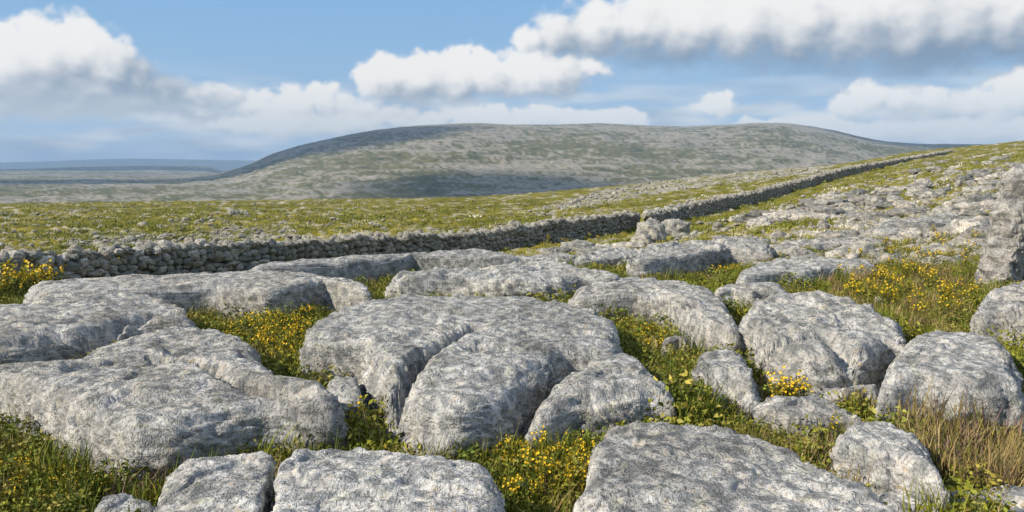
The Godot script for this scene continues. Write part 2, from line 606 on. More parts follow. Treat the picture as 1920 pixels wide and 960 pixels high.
var near_puffs := {}      # clouds by whole degree of azimuth
func add_puffs(base_v: float, top_v: float, a: Array) -> void:
	# base_v, top_v: photograph rows of the flat base and the highest top of this cloud; a: column, row, half width, half height
	for i in range(0, a.size(), 4):
		var r := ray(a[i], a[i + 1])
		var az := rad_to_deg(atan2(r.x, 1.0))
		var el := rad_to_deg(atan2(r.y, Vector2(r.x, 1.0).length()))
		var lo := rad_to_deg(atan2(ray(a[i], base_v).y, Vector2(r.x, 1.0).length()))
		var hi := rad_to_deg(atan2(ray(a[i], top_v).y, Vector2(r.x, 1.0).length()))
		var pf := [az, el, a[i + 2] / 26.3, a[i + 3] / 26.3, lo, hi]
		for b in range(int(floor(az - 1.7 * pf[2] - 1.0)), int(ceil(az + 1.7 * pf[2] + 1.0)) + 1):
			if not near_puffs.has(b): near_puffs[b] = []
			near_puffs[b].append(pf)

func cloud_field(az: float, el: float) -> Vector2:
	# x: how deep inside a cloud; y: how far up in that cloud, 0 base to 1 top
	var wob := Vector2(n_sky.get_noise_2d(az * 1.0, el * 1.3 + 300.0), n_sky.get_noise_2d(az * 1.0 + 500.0, el * 1.3)) * 0.8
	var f := -1.0
	var up := 0.5
	var sum := 0.0
	var ups := 0.0
	for p in near_puffs.get(int(round(az)), []):
		var dx: float = (az + wob.x - p[0]) / p[2]
		var dy: float = (el + wob.y * 0.7 - p[1]) / p[3]
		var q := 1.0 - sqrt(dx * dx + dy * dy)
		if el < p[4]: q -= (p[4] - el) * 0.7
		f = maxf(f, q)
		var wgt := exp(q * 5.0)
		sum += wgt
		ups += wgt * clampf((el + wob.y * 0.5 - p[4]) / (p[5] - p[4]), -0.2, 1.1)
	if sum > 0.0: up = ups / sum
	var b := n_sky2.get_noise_2d(az, el * 1.15)
	f += (b * 0.34 + n_sky.get_noise_2d(az * 2.0, el * 2.4) * 0.15) * lerpf(0.35, 1.0, clampf(up * 1.7, 0.0, 1.0))
	# scattered cumulus in the rest of the sky, as a deck seen in perspective
	var out := maxf(sm(34.0, 40.0, absf(az)), sm(13.0, 16.0, el))
	if out > 0.0:
		var y := maxf(sin(deg_to_rad(el)), 0.10)
		var g := Vector2(sin(deg_to_rad(az)), -cos(deg_to_rad(az))) * cos(deg_to_rad(el)) / y
		var n := n_deck.get_noise_2d(g.x * 30.0, g.y * 30.0) * 1.5 + 0.10
		n = minf(n, 1.0) + b * 0.2
		f = lerpf(f, maxf(f, n), out) if out < 1.0 else n
		up = lerpf(up, 0.60, out)
	return Vector2(f, up)

var n_sky := FastNoiseLite.new()
var n_sky2 := FastNoiseLite.new()
var n_deck := FastNoiseLite.new()
var n_str := FastNoiseLite.new()

func cloud_patch(a0: float, a1: float, e0: float, e1: float, w: int, h: int) -> Image:
	var dens := PackedFloat32Array()
	var ups := PackedFloat32Array()
	dens.resize(w * h)
	ups.resize(w * h)
	for j in h:
		var el := e1 + (e0 - e1) * (j + 0.5) / h
		for i in w:
			var az := a0 + (a1 - a0) * (i + 0.5) / w
			var q := cloud_field(az, el)
			dens[j * w + i] = q.x
			ups[j * w + i] = q.y
	var im := Image.create(w, h, false, Image.FORMAT_RGBF)
	var px_az := w / (a1 - a0)
	var px_el := h / (e1 - e0)
	for j in h:
		var el := e1 + (e0 - e1) * (j + 0.5) / h
		var t := clampf(el / 90.0, 0.0, 1.0)
		var k := pow(1.0 - sin(deg_to_rad(el)), 8.0)
		var air := Vector3(0.160, 0.350, 0.600).lerp(Vector3(0.42, 0.53, 0.64), k)
		air = air.lerp(Vector3(0.11, 0.25, 0.52), sm(10.0, 70.0, el))
		for i in w:
			var az := a0 + (a1 - a0) * (i + 0.5) / w
			var c := air
			# thin low veils near the horizon
			var veil := sm(-0.35, 0.35, n_str.get_noise_2d(az * 0.35, el * 1.8)) * sm(7.0, 3.0, el) * 0.85
			var vb := 0.5 + 0.5 * n_str.get_noise_2d(az * 0.3 + 90.0, el * 1.6)
			c = c.lerp(Vector3(0.28, 0.37, 0.48).lerp(Vector3(0.62, 0.66, 0.69), sm(0.15, 0.7, vb)), veil)
			var f := dens[j * w + i]
			var soft := 1.0 - clampf(ups[j * w + i], 0.0, 1.0)
			var alpha := sm(-0.04, 0.22 + 0.55 * soft, f)
			if alpha > 0.0:
				var lit := 0.0
				for s in [0.7, 1.6, 3.0]:
					var ii := clampi(i - int(s * 0.75 * px_az), 0, w - 1)
					var jj := clampi(j - int(s * 0.65 * px_el), 0, h - 1)
					lit += (f - dens[jj * w + ii]) * 0.40 / sqrt(s)
				var up := ups[j * w + i]
				var b := -0.02 + 1.18 * up + 0.62 * lit + 0.30 * n_sky2.get_noise_2d(az * 0.5 + 40.0, el * 0.35)
				b = clampf(b, 0.0, 1.0)
				b = b * b * (3.0 - 2.0 * b)
				var cc := Vector3(0.185, 0.26, 0.36).lerp(Vector3(0.75, 0.745, 0.735), b)
				cc = cc.lerp(Vector3(0.54, 0.60, 0.65), sm(6.0, 2.0, el) * 0.75)
				c = c.lerp(cc, alpha * (0.55 + 0.45 * sm(0.0, 0.25, f)) )
			im.set_pixel(i, j, Color(c.x, c.y, c.z))
	return im

# ---------------------------------------------------------------- build
func _ready() -> void:
	rng.seed = 7
	n_low = noise(1, 1.0, FastNoiseLite.TYPE_SIMPLEX_SMOOTH, 3)
	n_mid = noise(2, 4.0, FastNoiseLite.TYPE_SIMPLEX_SMOOTH, 3)
	n_fbm = noise(4, 9.0, FastNoiseLite.TYPE_SIMPLEX, 2, 0.6)
	n_cell = noise(3, 5.5, FastNoiseLite.TYPE_CELLULAR, 1)
	n_cell.cellular_return_type = FastNoiseLite.RETURN_DISTANCE
	n_sky = noise(21, 0.35, FastNoiseLite.TYPE_SIMPLEX_SMOOTH, 4, 0.55)
	n_sky2 = noise(22, 0.22, FastNoiseLite.TYPE_SIMPLEX_SMOOTH, 5, 0.52)
	n_deck = noise(23, 0.02, FastNoiseLite.TYPE_SIMPLEX_SMOOTH, 4, 0.5)
	n_str = noise(24, 0.30, FastNoiseLite.TYPE_SIMPLEX_SMOOTH, 3, 0.5)
	occ.resize(OW * OH)
	occ.fill(-10.0)

	# camera
	var cam := Camera3D.new()
	cam.name = "camera"
	cam.position = Vector3(0, EYE, 0)
	cam.rotation = Vector3(-PITCH, 0, 0)
	cam.fov = 2.0 * rad_to_deg(atan(480.0 / F))
	cam.near = 0.1
	cam.far = 30000.0
	cam.current = true
	add_child(cam)

	# sky, sun, exposure
	add_puffs(226, 24, [-20, 200, 140, 40, 110, 200, 150, 36, 330, 200, 130, 28, -60, 130, 110, 95, 20, 130, 90, 92, 90, 120, 85, 85, 150, 110, 66, 76, 195, 135, 66, 66, 60, 175, 110, 60, 170, 175, 110, 55, 255, 158, 60, 56, 310, 172, 55, 44, 370, 182, 55, 34, 430, 184, 55, 22, 485, 176, 36, 12, 260, 190, 140, 38])
	add_puffs(262, 150, [380, 204, 60, 18, 470, 200, 60, 26, 550, 196, 60, 36, 610, 192, 55, 38, 670, 202, 60, 32, 740, 212, 80, 22])
	add_puffs(250, 92, [730, 150, 60, 52, 700, 154, 36, 38, 790, 152, 75, 60, 850, 145, 70, 56, 915, 140, 65, 52, 980, 142, 70, 56, 1050, 136, 75, 50, 1110, 125, 50, 32])
	add_puffs(142, -50, [985, 74, 36, 30, 1050, 64, 66, 52, 1120, 58, 80, 68, 1200, 52, 95, 84, 1300, 45, 120, 104, 1400, 40, 120, 112, 1500, 32, 120, 124, 1600, 34, 120, 130, 1700, 42, 120, 126, 1800, 36, 120, 116, 1900, 22, 120, 102, 2010, 10, 130, 100])
	add_puffs(240, 160, [1345, 192, 34, 28, 1318, 202, 30, 14])
	add_puffs(255, 138, [1630, 180, 46, 42, 1600, 198, 44, 24, 1680, 192, 50, 34, 1740, 197, 55, 28, 1800, 200, 55, 28, 1860, 194, 55, 36, 1910, 172, 55, 44, 1990, 170, 70, 50])
	add_puffs(330, 190, [430, 232, 90, 22, 540, 230, 110, 30, 660, 228, 110, 32, 780, 224, 120, 30, 900, 222, 120, 26, 1020, 222, 120, 24, 1130, 224, 110, 22, 1450, 238, 110, 18, 1560, 240, 120, 22, 1680, 246, 130, 26, 1800, 246, 130, 28, 1910, 244, 120, 28])
	var env := Environment.new()
	env.background_mode = Environment.BG_SKY
	var sky := Sky.new()
	var pan := PanoramaSkyMaterial.new()
	pan.panorama = sky_panorama()
	sky.sky_material = pan
	env.sky = sky
	env.tonemap_mode = Environment.TONE_MAPPER_LINEAR
	env.tonemap_exposure = 1.22
	env.sdfgi_enabled = true
	env.ssao_enabled = true
	env.ssil_enabled = true
	env.fog_enabled = true
	env.fog_density = 0.00013
	env.fog_light_color = Color(0.70, 0.84, 1.0)
	var we := WorldEnvironment.new()
	we.name = "environment"
	we.environment = env
	add_child(we)
	var to_sun := Vector3(-0.74, 0.56, 0.33).normalized()
	var sun := DirectionalLight3D.new()
	sun.name = "sun"
	sun.light_energy = 1.6
	sun.light_color = Color(1.0, 0.95, 0.86)
	sun.light_angular_distance = 0.7
	sun.shadow_enabled = true
	add_child(sun)
	sun.look_at_from_position(to_sun * 50.0, Vector3.ZERO, Vector3.UP)

	make_materials()
	print("materials ", Time.get_ticks_msec())
	build_hill(to_sun)
	print("hill ", Time.get_ticks_msec())
	build_ground()
	print("ground ", Time.get_ticks_msec())
	fill_hits()
	print("hits ", Time.get_ticks_msec())
	build_clints()
	print("clints ", Time.get_ticks_msec())
	build_walls()
	build_outcrops()
	print("walls ", Time.get_ticks_msec())
	build_plants()
	print("plants ", Time.get_ticks_msec())

const HU := [-900.0, -300.0, 0.0, 200.0, 400.0, 470.0, 520.0, 580.0, 640.0, 700.0, 760.0, 820.0, 880.0, 960.0, 1040.0, 1120.0, 1200.0, 1280.0, 1360.0, 1420.0, 1480.0, 1540.0, 1600.0, 1660.0, 1740.0, 1830.0, 1920.0, 2500.0]
const HSKY := [318.0, 318.0, 318.0, 312.0, 305.0, 301.0, 288.0, 272.0, 259.0, 248.0, 240.5, 236.0, 234.0, 236.0, 236.5, 234.0, 237.0, 240.0, 236.5, 233.0, 235.0, 244.0, 257.0, 268.0, 272.0, 273.0, 276.0, 285.0]

func build_hill(to_sun: Vector3) -> void:
	# far country: a valley floor rising to a long bare hill
	var D := [300.0, 500.0, 800.0, 1200.0, 1700.0, 2300.0, 2700.0, 3600.0, 5200.0, 7000.0]
	var T := []
	for k in HU.size():
		var s: float = HSKY[k]
		var hilly := clampf((306.0 - s) / 7.0, 0.0, 1.0)
		var floor_v := lerpf(395.0, 388.0, clampf(HU[k] / 1900.0, 0.0, 1.0))
		var vs := [440.0, 425.0, floor_v, lerpf(362.0, floor_v - (floor_v - s) * 0.36, hilly), lerpf(345.0, floor_v - (floor_v - s) * 0.75, hilly), lerpf(335.0, s, hilly), lerpf(330.0, s + 6.0, hilly), lerpf(322.0, s + 50.0, hilly), lerpf(s, s + 75.0, hilly), lerpf(s + 8.0, s + 80.0, hilly)]
		if hilly < 0.99: vs[8] = minf(vs[8], maxf(s, 303.0) + 60.0 * hilly)
		var row := []
		for j in D.size():
			row.append(at_depth(960.0, vs[j], D[j]).y)
		T.append(row)
	var W := 620
	var Hn := 300
	var v := PackedVector3Array()
	var c := PackedColorArray()
	for j in Hn:
		var d := 320.0 * pow(7000.0 / 320.0, float(j) / (Hn - 1))
		for i in W:
			var u := lerpf(-820.0, 2450.0, float(i) / (W - 1))
			var x := (u - 960.0) / F * d
			var y := table(x, d, HU, D, T)
			var bump := n_low.get_noise_2d(x * 0.006, d * 0.006) * 7.0 + n_mid.get_noise_2d(x * 0.006, d * 0.006) * 2.2
			y += bump * sm(400.0, 900.0, d) * (0.35 + 0.65 * sm(2250.0, 1700.0, d))
			# limestone terraces: the slope steps up in benches
			var st := y / 9.0 + n_low.get_noise_2d(x * 0.002 + 7.0, d * 0.002) * 1.2
			var fr := st - floorf(st)
			y += (sm(0.35, 0.65, fr) - fr) * 3.2 * sm(700.0, 1000.0, d) * sm(2250.0, 2000.0, d)
			v.append(Vector3(x, y, -d))
			# grass, bare pavement, scrub
			var g := n_low.get_noise_2d(x * 0.0028 + 3.0, d * 0.0028)
			var g2 := n_mid.get_noise_2d(x * 0.0055, d * 0.0042 + 5.0)
			var g3 := n_fbm.get_noise_2d(x * 0.008, d * 0.006)
			var bare := sm(-0.02, 0.20, g * 0.75 + g2 * 0.60 + g3 * 0.55 + 0.28 * (sm(0.55, 0.75, fr) - 0.35) + 0.22 * sm(20.0, 100.0, y) + 0.05)
			var col := Vector3(0.118, 0.126, 0.058).lerp(Vector3(0.170, 0.166, 0.085), sm(-0.3, 0.3, g2 + g3))
			col = col.lerp(Vector3(0.33, 0.32, 0.31), bare * 0.9)
			var scrub := sm(0.22, 0.42, n_mid.get_noise_2d(x * 0.0032 + 60.0, d * 0.0026)) * sm(0.0, 0.25, g3 + 0.15) * (1.0 - bare * 0.6)
			col = col.lerp(Vector3(0.045, 0.062, 0.024), scrub * 0.9)
			c.append(Color(col.x, col.y, col.z) * 1.32)
	var hill := put("hill", grid_mesh(v, c, W, Hn), M.hill)
	tag(hill, "long bare limestone hill rising from a green valley floor", "hill", "", "structure")
	# far ridge beyond the plain
	v = PackedVector3Array()
	c = PackedColorArray()
	for j in 24:
		var t := float(j) / 23.0
		for i in 160:
			var u := lerpf(-1400.0, 900.0, float(i) / 159.0)
			var d := lerpf(8000.0, 11000.0, t)
			var top := 297.5 + 7.0 * sm(250.0, 0.0, u) + 3.0 * sm(260.0, 480.0, u) + 0.8 * n_low.get_noise_1d(u * 0.01)
			var y0 := at_depth(960.0, 330.0, 8000.0).y
			var y1 := at_depth(960.0, top, 10000.0).y
			var prof := sin(clampf(t / 0.66, 0.0, 1.0) * PI * 0.5) - sm(0.66, 1.0, t) * 0.8
			v.append(Vector3((u - 960.0) / F * d, lerpf(y0, y1, prof), -d))
			var k := 0.9 + 0.4 * n_mid.get_noise_2d(u * 0.01, t * 2.0)
			c.append(Color(0.13 * k, 0.14 * k, 0.08 * k))
	tag(put("far_ridge", grid_mesh(v, c, 160, 24), M.hill), "low blue ridge on the far horizon", "hill", "", "structure")
	# clouds beside the frame whose shadows lie on the hill and the plain
	var spots := [
		[590, 282, 2150.0, Vector3(420, 70, 330), "broad flat cloud that shades the hill's steep flank"],
		[945, 366, 1080.0, Vector3(165, 45, 190), "small flat cloud that shades the foot of the hill"],
		[120, 312, 4300.0, Vector3(900, 120, 420), "wide flat cloud that shades the far plain"],
		[40, 345, 1900.0, Vector3(430, 60, 220), "long flat cloud that shades the near plain"],
		[1745, 280, 2350.0, Vector3(230, 50, 230), "small cloud that shades the low end of the hill"],
	]
	for s in spots:
		var p := at_depth(s[0], s[1], s[2])
		var g := ico(4)
		var n := noise(int(s[0]), 1.1, FastNoiseLite.TYPE_SIMPLEX_SMOOTH, 4, 0.6)
		var st := SurfaceTool.new()
		st.begin(Mesh.PRIMITIVE_TRIANGLES)
		for f in g[1]:
			for k in [0, 2, 1]:
				var q: Vector3 = g[0][f[k]]
				q *= 1.0 + 0.7 * n.get_noise_3dv(q * 1.4)
				if q.y < 0.0: q.y *= 0.5
				st.add_vertex(q * s[3])
		st.index()
		st.generate_normals()
		var high := 4600.0
		var o := put("cloud", st.commit(), M.cloud)
		o.position = p + to_sun * (high / to_sun.y)
		tag(o, s[4], "cloud")

func field_colour(p: Vector3) -> Color:
	var d := -p.z
	var x := p.x
	var z := p.z
	var a := n_low.get_noise_2d(x * 0.06, (z + 0.35 * x) * 0.2)
	var b := n_mid.get_noise_2d(x * 0.12, z * 0.12)
	var e := n_fbm.get_noise_2d(x * 0.25, z * 0.25)
	var green := Vector3(0.135, 0.140, 0.018).lerp(Vector3(0.235, 0.205, 0.032), sm(-0.3, 0.35, a + b * 0.6))
	green = green.lerp(Vector3(0.20, 0.15, 0.05), sm(0.18, 0.5, b + e * 0.7) * 0.6)
	var q := to_px(p)
	# bare pavement showing through the turf
	var bare := 0.0
	if d > 13.0:
		var thr := 0.27
		if in_poly(q, pale_a) or in_poly(q, pale_b): thr = -0.35
		if in_poly(q, scree_a): thr = -0.30
		if in_poly(q, slope_r): thr = 0.26
		bare = sm(thr, thr + 0.22, a * 0.6 + b * 0.55 + e * 0.6)
	green = green.lerp(Vector3(0.34, 0.325, 0.29) * (1.0 + 0.5 * e), bare)
	return Color(green.x, green.y, green.z) * 1.6

var pale_a := poly([120, 452, 210, 440, 330, 438, 320, 452, 230, 462, 130, 464])
var pale_b := poly([340, 440, 420, 430, 560, 434, 540, 444, 400, 448])
var scree_a := poly([1000, 395, 1060, 375, 1130, 356, 1250, 334, 1420, 320, 1560, 310, 1560, 322, 1420, 338, 1300, 352, 1180, 374, 1060, 392])
var slope_r := poly([1240, 440, 1450, 385, 1650, 330, 1830, 284, 1925, 262, 1925, 450, 1850, 500, 1600, 500, 1350, 470])

func build_ground() -> void:
	var W := 430
	var Hn := 460
	var v := PackedVector3Array()
	var c := PackedColorArray()
	for j in Hn:
		var t := float(j) / (Hn - 1)
		var d := -6.0 + 8.0 * (exp(t * 4.48) - 1.0)
		for i in W:
			var s := lerpf(-1.25, 1.25, float(i) / (W - 1))
			var x := s * (d + 12.0)
			var p := Vector3(x, ground_y(x, -d), -d)
			v.append(p)
			c.append(field_colour(p))
	var g := put("ground", grid_mesh(v, c, W, Hn), M.ground)
	tag(g, "rough green pasture and stony turf falling away beyond the pavement", "ground", "", "structure")

func build_clints() -> void:
	clint("flat_limestone_rock", "huge pale slab at far left edge with a shallow runnel along its middle",
		[-100, 702, 0, 690, 130, 668, 250, 624, 320, 606, 385, 605, 440, 619, 490, 648, 508, 684, 552, 722, 610, 745, 652, 780],
		[648, 818, 590, 846, 500, 866, 420, 880, 340, 902, 240, 906, 170, 890, 100, 850, 40, 812, -100, 770],
		{"na": 260, "nr": 96, "edge": 0.34, "grooves": [{"p": [150, 690, 280, 676, 390, 690, 430, 714, 570, 742], "w": 0.07, "d": 0.20}, {"p": [640, 760, 570, 790, 450, 815], "w": 0.05, "d": 0.05}], "dome": 0.16, "tilt": Vector2(-0.01, 0.02), "top": 0.02, "tone": 0.90, "grow": 1.01})
	clint("flat_limestone_rock", "low bluish slab split lengthwise by a dark runnel, behind the huge pale slab",
		[-110, 590, 0, 573, 90, 560, 200, 551, 300, 555, 345, 570, 378, 602],
		[330, 625, 240, 655, 120, 690, 0, 712, -110, 725],
		{"na": 220, "edge": 0.2, "grooves": [{"p": [-100, 655, 60, 636, 170, 622, 220, 602, 300, 590, 380, 588], "w": 0.11, "d": 0.30}], "tone": 0.90, "dome": 0.12, "foot": 0.3, "grow": 1.0})
	clint("flat_limestone_rock", "long pale slab in front of the dry stone wall with a cracked warm front face",
		[78, 560, 110, 541, 190, 528, 330, 520, 480, 508, 580, 514, 660, 532, 698, 546],
		[670, 568, 600, 575, 510, 592, 430, 585, 360, 572, 300, 562, 180, 562, 95, 568],
		{"na": 260, "edge": 0.26, "foot": 0.15, "grooves": [{"p": [300, 530, 380, 548, 470, 562], "w": 0.07, "d": 0.07}], "dome": 0.1})
	clint("flat_limestone_rock", "narrow back slab lying along the foot of the dry stone wall",
		[440, 512, 560, 495, 700, 483, 860, 474, 945, 476, 972, 486],
		[905, 500, 840, 506, 740, 521, 640, 530, 520, 526],
		{"na": 220, "edge": 0.2, "foot": 0.3, "base": -0.5, "grooves": [{"p": [520, 512, 700, 500, 860, 488], "w": 0.08, "d": 0.10}]})
	clint("flat_limestone_rock", "broken low slab behind the big central slab with grass on its lip",
		[740, 528, 800, 512, 900, 502, 980, 492, 1060, 495, 1130, 510, 1172, 522],
		[1120, 545, 1060, 565, 960, 568, 860, 562, 800, 556, 750, 548],
		{"na": 220, "edge": 0.24, "foot": 0.2, "rough": 1.4, "grooves": [{"p": [830, 520, 960, 518, 1060, 512, 1120, 520], "w": 0.07, "d": 0.10}, {"p": [820, 545, 850, 530, 880, 520], "w": 0.08, "d": 0.12}]})
	clint("flat_limestone_rock", "big central slab cleft by a deep curving groove at its front",
		[582, 645, 590, 610, 630, 581, 690, 561, 760, 555, 860, 556, 960, 560, 1060, 566, 1110, 580, 1142, 605, 1154, 640, 1150, 660],
		[1100, 690, 1052, 730, 1000, 785, 945, 830, 870, 858, 790, 850, 738, 815, 742, 785, 712, 770, 690, 740, 682, 700, 660, 680, 610, 668],
		{"na": 320, "nr": 110, "edge": 0.40, "e": 0.8, "dome": 0.13, "centre": [880, 630], "grooves": [{"p": [890, 622, 838, 642, 790, 672, 752, 715, 722, 770], "w": 0.065, "d": 0.26}, {"p": [1010, 680, 960, 730, 930, 780], "w": 0.08, "d": 0.05}], "top": 0.02})
	clint("limestone_boulder", "low wedge of grey rock leaning beside the big central slab",
		[985, 785, 1020, 740, 1060, 700, 1110, 668, 1160, 658, 1202, 670, 1242, 705, 1268, 742],
		[1250, 800, 1160, 822, 1060, 822, 1000, 812],
		{"top": -0.06, "edge": 0.34, "e": 0.85, "dome": 0.18})
	clint("flat_limestone_rock", "rounded pale slab with a stepped corner, behind the green cleft of herbs",
		[1065, 562, 1090, 541, 1140, 527, 1220, 523, 1290, 530, 1340, 548, 1362, 575, 1382, 610, 1382, 640],
		[1345, 664, 1300, 652, 1260, 618, 1170, 604, 1090, 595],
		{"edge": 0.3, "na": 220, "grooves": [{"p": [1250, 590, 1300, 578, 1375, 585], "w": 0.08, "d": 0.12}]})
	clint("flat_limestone_rock", "small flat slab wedged between two rounded pale slabs",
		[1335, 548, 1370, 533, 1430, 535, 1482, 548], [1460, 570, 1410, 598, 1375, 590], {"na": 140, "nr": 56, "edge": 0.16, "top": -0.04})
	clint("limestone_boulder", "thick domed rock undercut by a long mossy ledge",
		[1385, 602, 1396, 575, 1440, 553, 1510, 548, 1580, 556, 1640, 575, 1690, 605, 1702, 640],
		[1680, 695, 1640, 730, 1600, 752, 1530, 760, 1450, 725, 1408, 680],
		{"na": 260, "nr": 96, "edge": 0.42, "e": 0.8, "top": 0.05, "grooves": [{"p": [1395, 655, 1480, 660, 1545, 655, 1610, 700], "w": 0.06, "d": 0.15, "drop": 0.15}], "rough": 1.3})
	clint("limestone_boulder", "small knobbly boulder speckled with lichen, between herbs and the domed rock",
		[1288, 695, 1310, 667, 1345, 655, 1390, 665, 1418, 700, 1424, 738], [1395, 772, 1335, 768, 1292, 745],
		{"na": 150, "nr": 60, "edge": 0.26, "top": -0.1, "e": 0.9, "rough": 1.5, "tone": 0.9})
	clint("limestone_boulder", "stout rounded boulder standing over a tangle of dry grass",
		[1648, 725, 1664, 672, 1700, 636, 1745, 618, 1810, 618, 1870, 632, 1905, 670, 1920, 725],
		[1912, 800, 1870, 830, 1790, 826, 1715, 805, 1658, 770],
		{"na": 240, "nr": 90, "edge": 0.40, "e": 0.78, "top": 0.06, "base": -0.45})
	clint("limestone_boulder", "double rock parted by a horizontal crack, below the standing stone",
		[1818, 590, 1850, 550, 1890, 536, 1960, 530, 2040, 540], [2040, 680, 1960, 678, 1895, 665, 1828, 640],
		{"na": 200, "edge": 0.3, "top": 0.12, "rough": 1.4, "grooves": [{"p": [1815, 600, 1880, 590, 1960, 585], "w": 0.06, "d": 0.2, "drop": 0.1}]})
	clint("flat_limestone_rock", "coarse speckled foreground slab with a long sloping shoulder",
		[1106, 925, 1116, 855, 1148, 813, 1200, 802, 1300, 803, 1390, 803, 1450, 815, 1505, 850, 1562, 886, 1622, 912, 1660, 950],
		[1690, 1090, 1620, 1240, 1350, 1290, 1120, 1240, 1085, 1080],
		{"na": 260, "nr": 96, "edge": 0.22, "e": 0.65, "dome": 0.10, "tilt": Vector2(-0.04, 0.0)})
	clint("limestone_block", "squarish foreground block with an ochre stained top edge",
		[506, 940, 512, 882, 545, 853, 600, 844, 700, 846, 800, 860, 880, 872, 922, 892, 942, 940],
		[950, 1080, 920, 1150, 700, 1170, 520, 1150, 496, 1080],
		{"na": 220, "nr": 90, "edge": 0.15, "e": 0.6, "dome": 0.08, "tone": 1.05, "grow": 1.03})
	clint("limestone_block", "angular foreground block with a sharp corner, beside the squarish block",
		[288, 950, 308, 892, 350, 866, 420, 858, 495, 858, 520, 875],
		[512, 1010, 500, 1080, 400, 1110, 275, 1060],
		{"na": 180, "nr": 80, "edge": 0.09, "e": 0.5, "top": -0.08, "smooth": 1, "grow": 1.0, "tilt": Vector2(0.08, 0.0)})
	clint("flat_limestone_rock", "sunken scrap of rock beside the angular block",
		[176, 945, 200, 925, 250, 922, 290, 930], [300, 985, 230, 1000, 170, 985], {"na": 100, "nr": 44, "edge": 0.12, "top": -0.30, "tone": 0.8})
	clint("limestone_boulder", "small domed boulder with yellow lichen, beyond the sloping shoulder slab",
		[1548, 835, 1580, 798, 1630, 787, 1690, 800, 1742, 836, 1772, 882, 1780, 918], [1740, 950, 1650, 945, 1570, 905],
		{"na": 170, "nr": 70, "edge": 0.3, "top": -0.1, "e": 0.85, "rough": 1.2})
	clint("flat_limestone_rock", "flat low ledge in the grass below the small domed boulder",
		[1640, 925, 1700, 915, 1800, 918, 1900, 915, 1990, 920], [2000, 1010, 1800, 1030, 1660, 1010],
		{"na": 150, "nr": 56, "edge": 0.12, "top": -0.31, "base": -0.5})
	clint("limestone_boulder", "lichen crusted little rock in the cleft left of the central slab",
		[604, 728, 622, 698, 650, 690, 672, 715, 682, 760], [668, 800, 625, 795], {"na": 110, "nr": 50, "edge": 0.14, "top": -0.2, "e": 0.9, "rough": 1.3, "tone": 0.92})
	clint("flat_limestone_rock", "overhanging ledge of craggy rock beside the grassy hollow",
		[1188, 492, 1210, 466, 1300, 453, 1400, 447, 1436, 455, 1442, 472], [1405, 496, 1330, 514, 1260, 522, 1215, 528, 1188, 518],
		{"na": 220, "edge": 0.22, "e": 0.6, "top": 0.08, "base": -0.4, "rough": 1.9, "foot": 0.1})
	clint("flat_limestone_rock", "pale rounded slab at the edge of the yellow flowered bank",
		[1378, 527, 1400, 502, 1450, 490, 1540, 485, 1620, 488, 1650, 502], [1600, 530, 1510, 548, 1420, 548],
		{"na": 200, "edge": 0.26, "top": -0.04, "base": -0.4})
	clint("flat_limestone_rock", "fractured shelf of rock by the corner of the two walls",
		[1070, 492, 1100, 474, 1150, 466, 1195, 464, 1215, 472], [1195, 508, 1130, 513, 1080, 511],
		{"na": 160, "nr": 60, "edge": 0.2, "top": -0.15, "base": -0.5, "rough": 1.9})
	for a in [[1555, 742, 1600, 722, 1650, 735, 1600, 772, "knee high stone half sunk between the domed rock and the stout boulder"], [1440, 770, 1480, 752, 1540, 765, 1490, 792, "flat grey stone in the herbs below the domed rock"], [1240, 640, 1262, 626, 1290, 640, 1265, 660, "small stone in the narrow cleft of herbs"]]:
		clint("limestone_boulder", a[8], [a[0], a[1], a[2], a[3], a[4], a[5]], [a[4], a[5] + 12, a[6], a[7], a[0], a[1] + 18], {"na": 90, "nr": 40, "edge": 0.12, "top": -0.22, "e": 0.9, "rough": 1.3})
	clint("flat_limestone_rock", "wide pale shelf in the turf behind the flowery bank", [1630, 432, 1680, 412, 1760, 404, 1850, 402, 1866, 416], [1850, 440, 1740, 453, 1650, 454], {"top": 0.10, "base": -0.25, "rough": 1.5, "tone": 1.0})
	clint("flat_limestone_rock", "low shelf of rock between the overhanging ledge and the flowery bank", [1428, 472, 1480, 456, 1560, 448, 1630, 450, 1644, 464], [1605, 486, 1500, 494, 1440, 490], {"top": -0.06, "base": -0.42, "rough": 1.5})
	clint("flat_limestone_rock", "sunken strip of rock behind the broken low slab", [950, 488, 1000, 477, 1060, 474, 1088, 484], [1062, 507, 1000, 508, 958, 504], {"top": -0.28, "base": -0.56, "na": 150, "nr": 56, "rough": 1.3})
	clint("flat_limestone_rock", "dull low slab among herbs below the thick domed rock", [1400, 775, 1450, 748, 1530, 752, 1600, 772, 1655, 792], [1610, 838, 1500, 845, 1420, 820], {"top": -0.25, "base": -0.5, "na": 160, "nr": 60, "tone": 0.85, "rough": 1.4})
	clint("flat_limestone_rock", "thin slab tucked between the broken low slab and the stepped pale slab", [1100, 538, 1150, 524, 1200, 522, 1215, 532], [1160, 566, 1110, 562], {"top": -0.12, "na": 130, "nr": 50})
	clint("flat_limestone_rock", "worn slab in the grass right of the overhanging ledge", [1440, 505, 1470, 486, 1530, 478, 1560, 486], [1530, 512, 1460, 520], {"top": -0.12, "base": -0.42, "na": 130, "nr": 50})
	standing_stone()

const REFS := ["huge pale slab", "split bluish slab", "long pale slab", "narrow back slab", "broken low slab", "big central slab", "wedge of grey rock", "stepped pale slab", "small flat slab", "thick domed rock", "knobbly boulder", "stout rounded boulder", "double rock", "speckled foreground slab", "squarish block", "angular block", "sunken scrap of rock", "small domed boulder", "flat low ledge", "lichen crusted rock", "overhanging ledge", "slab by the flowery bank", "fractured shelf"]
var near_rocks := []

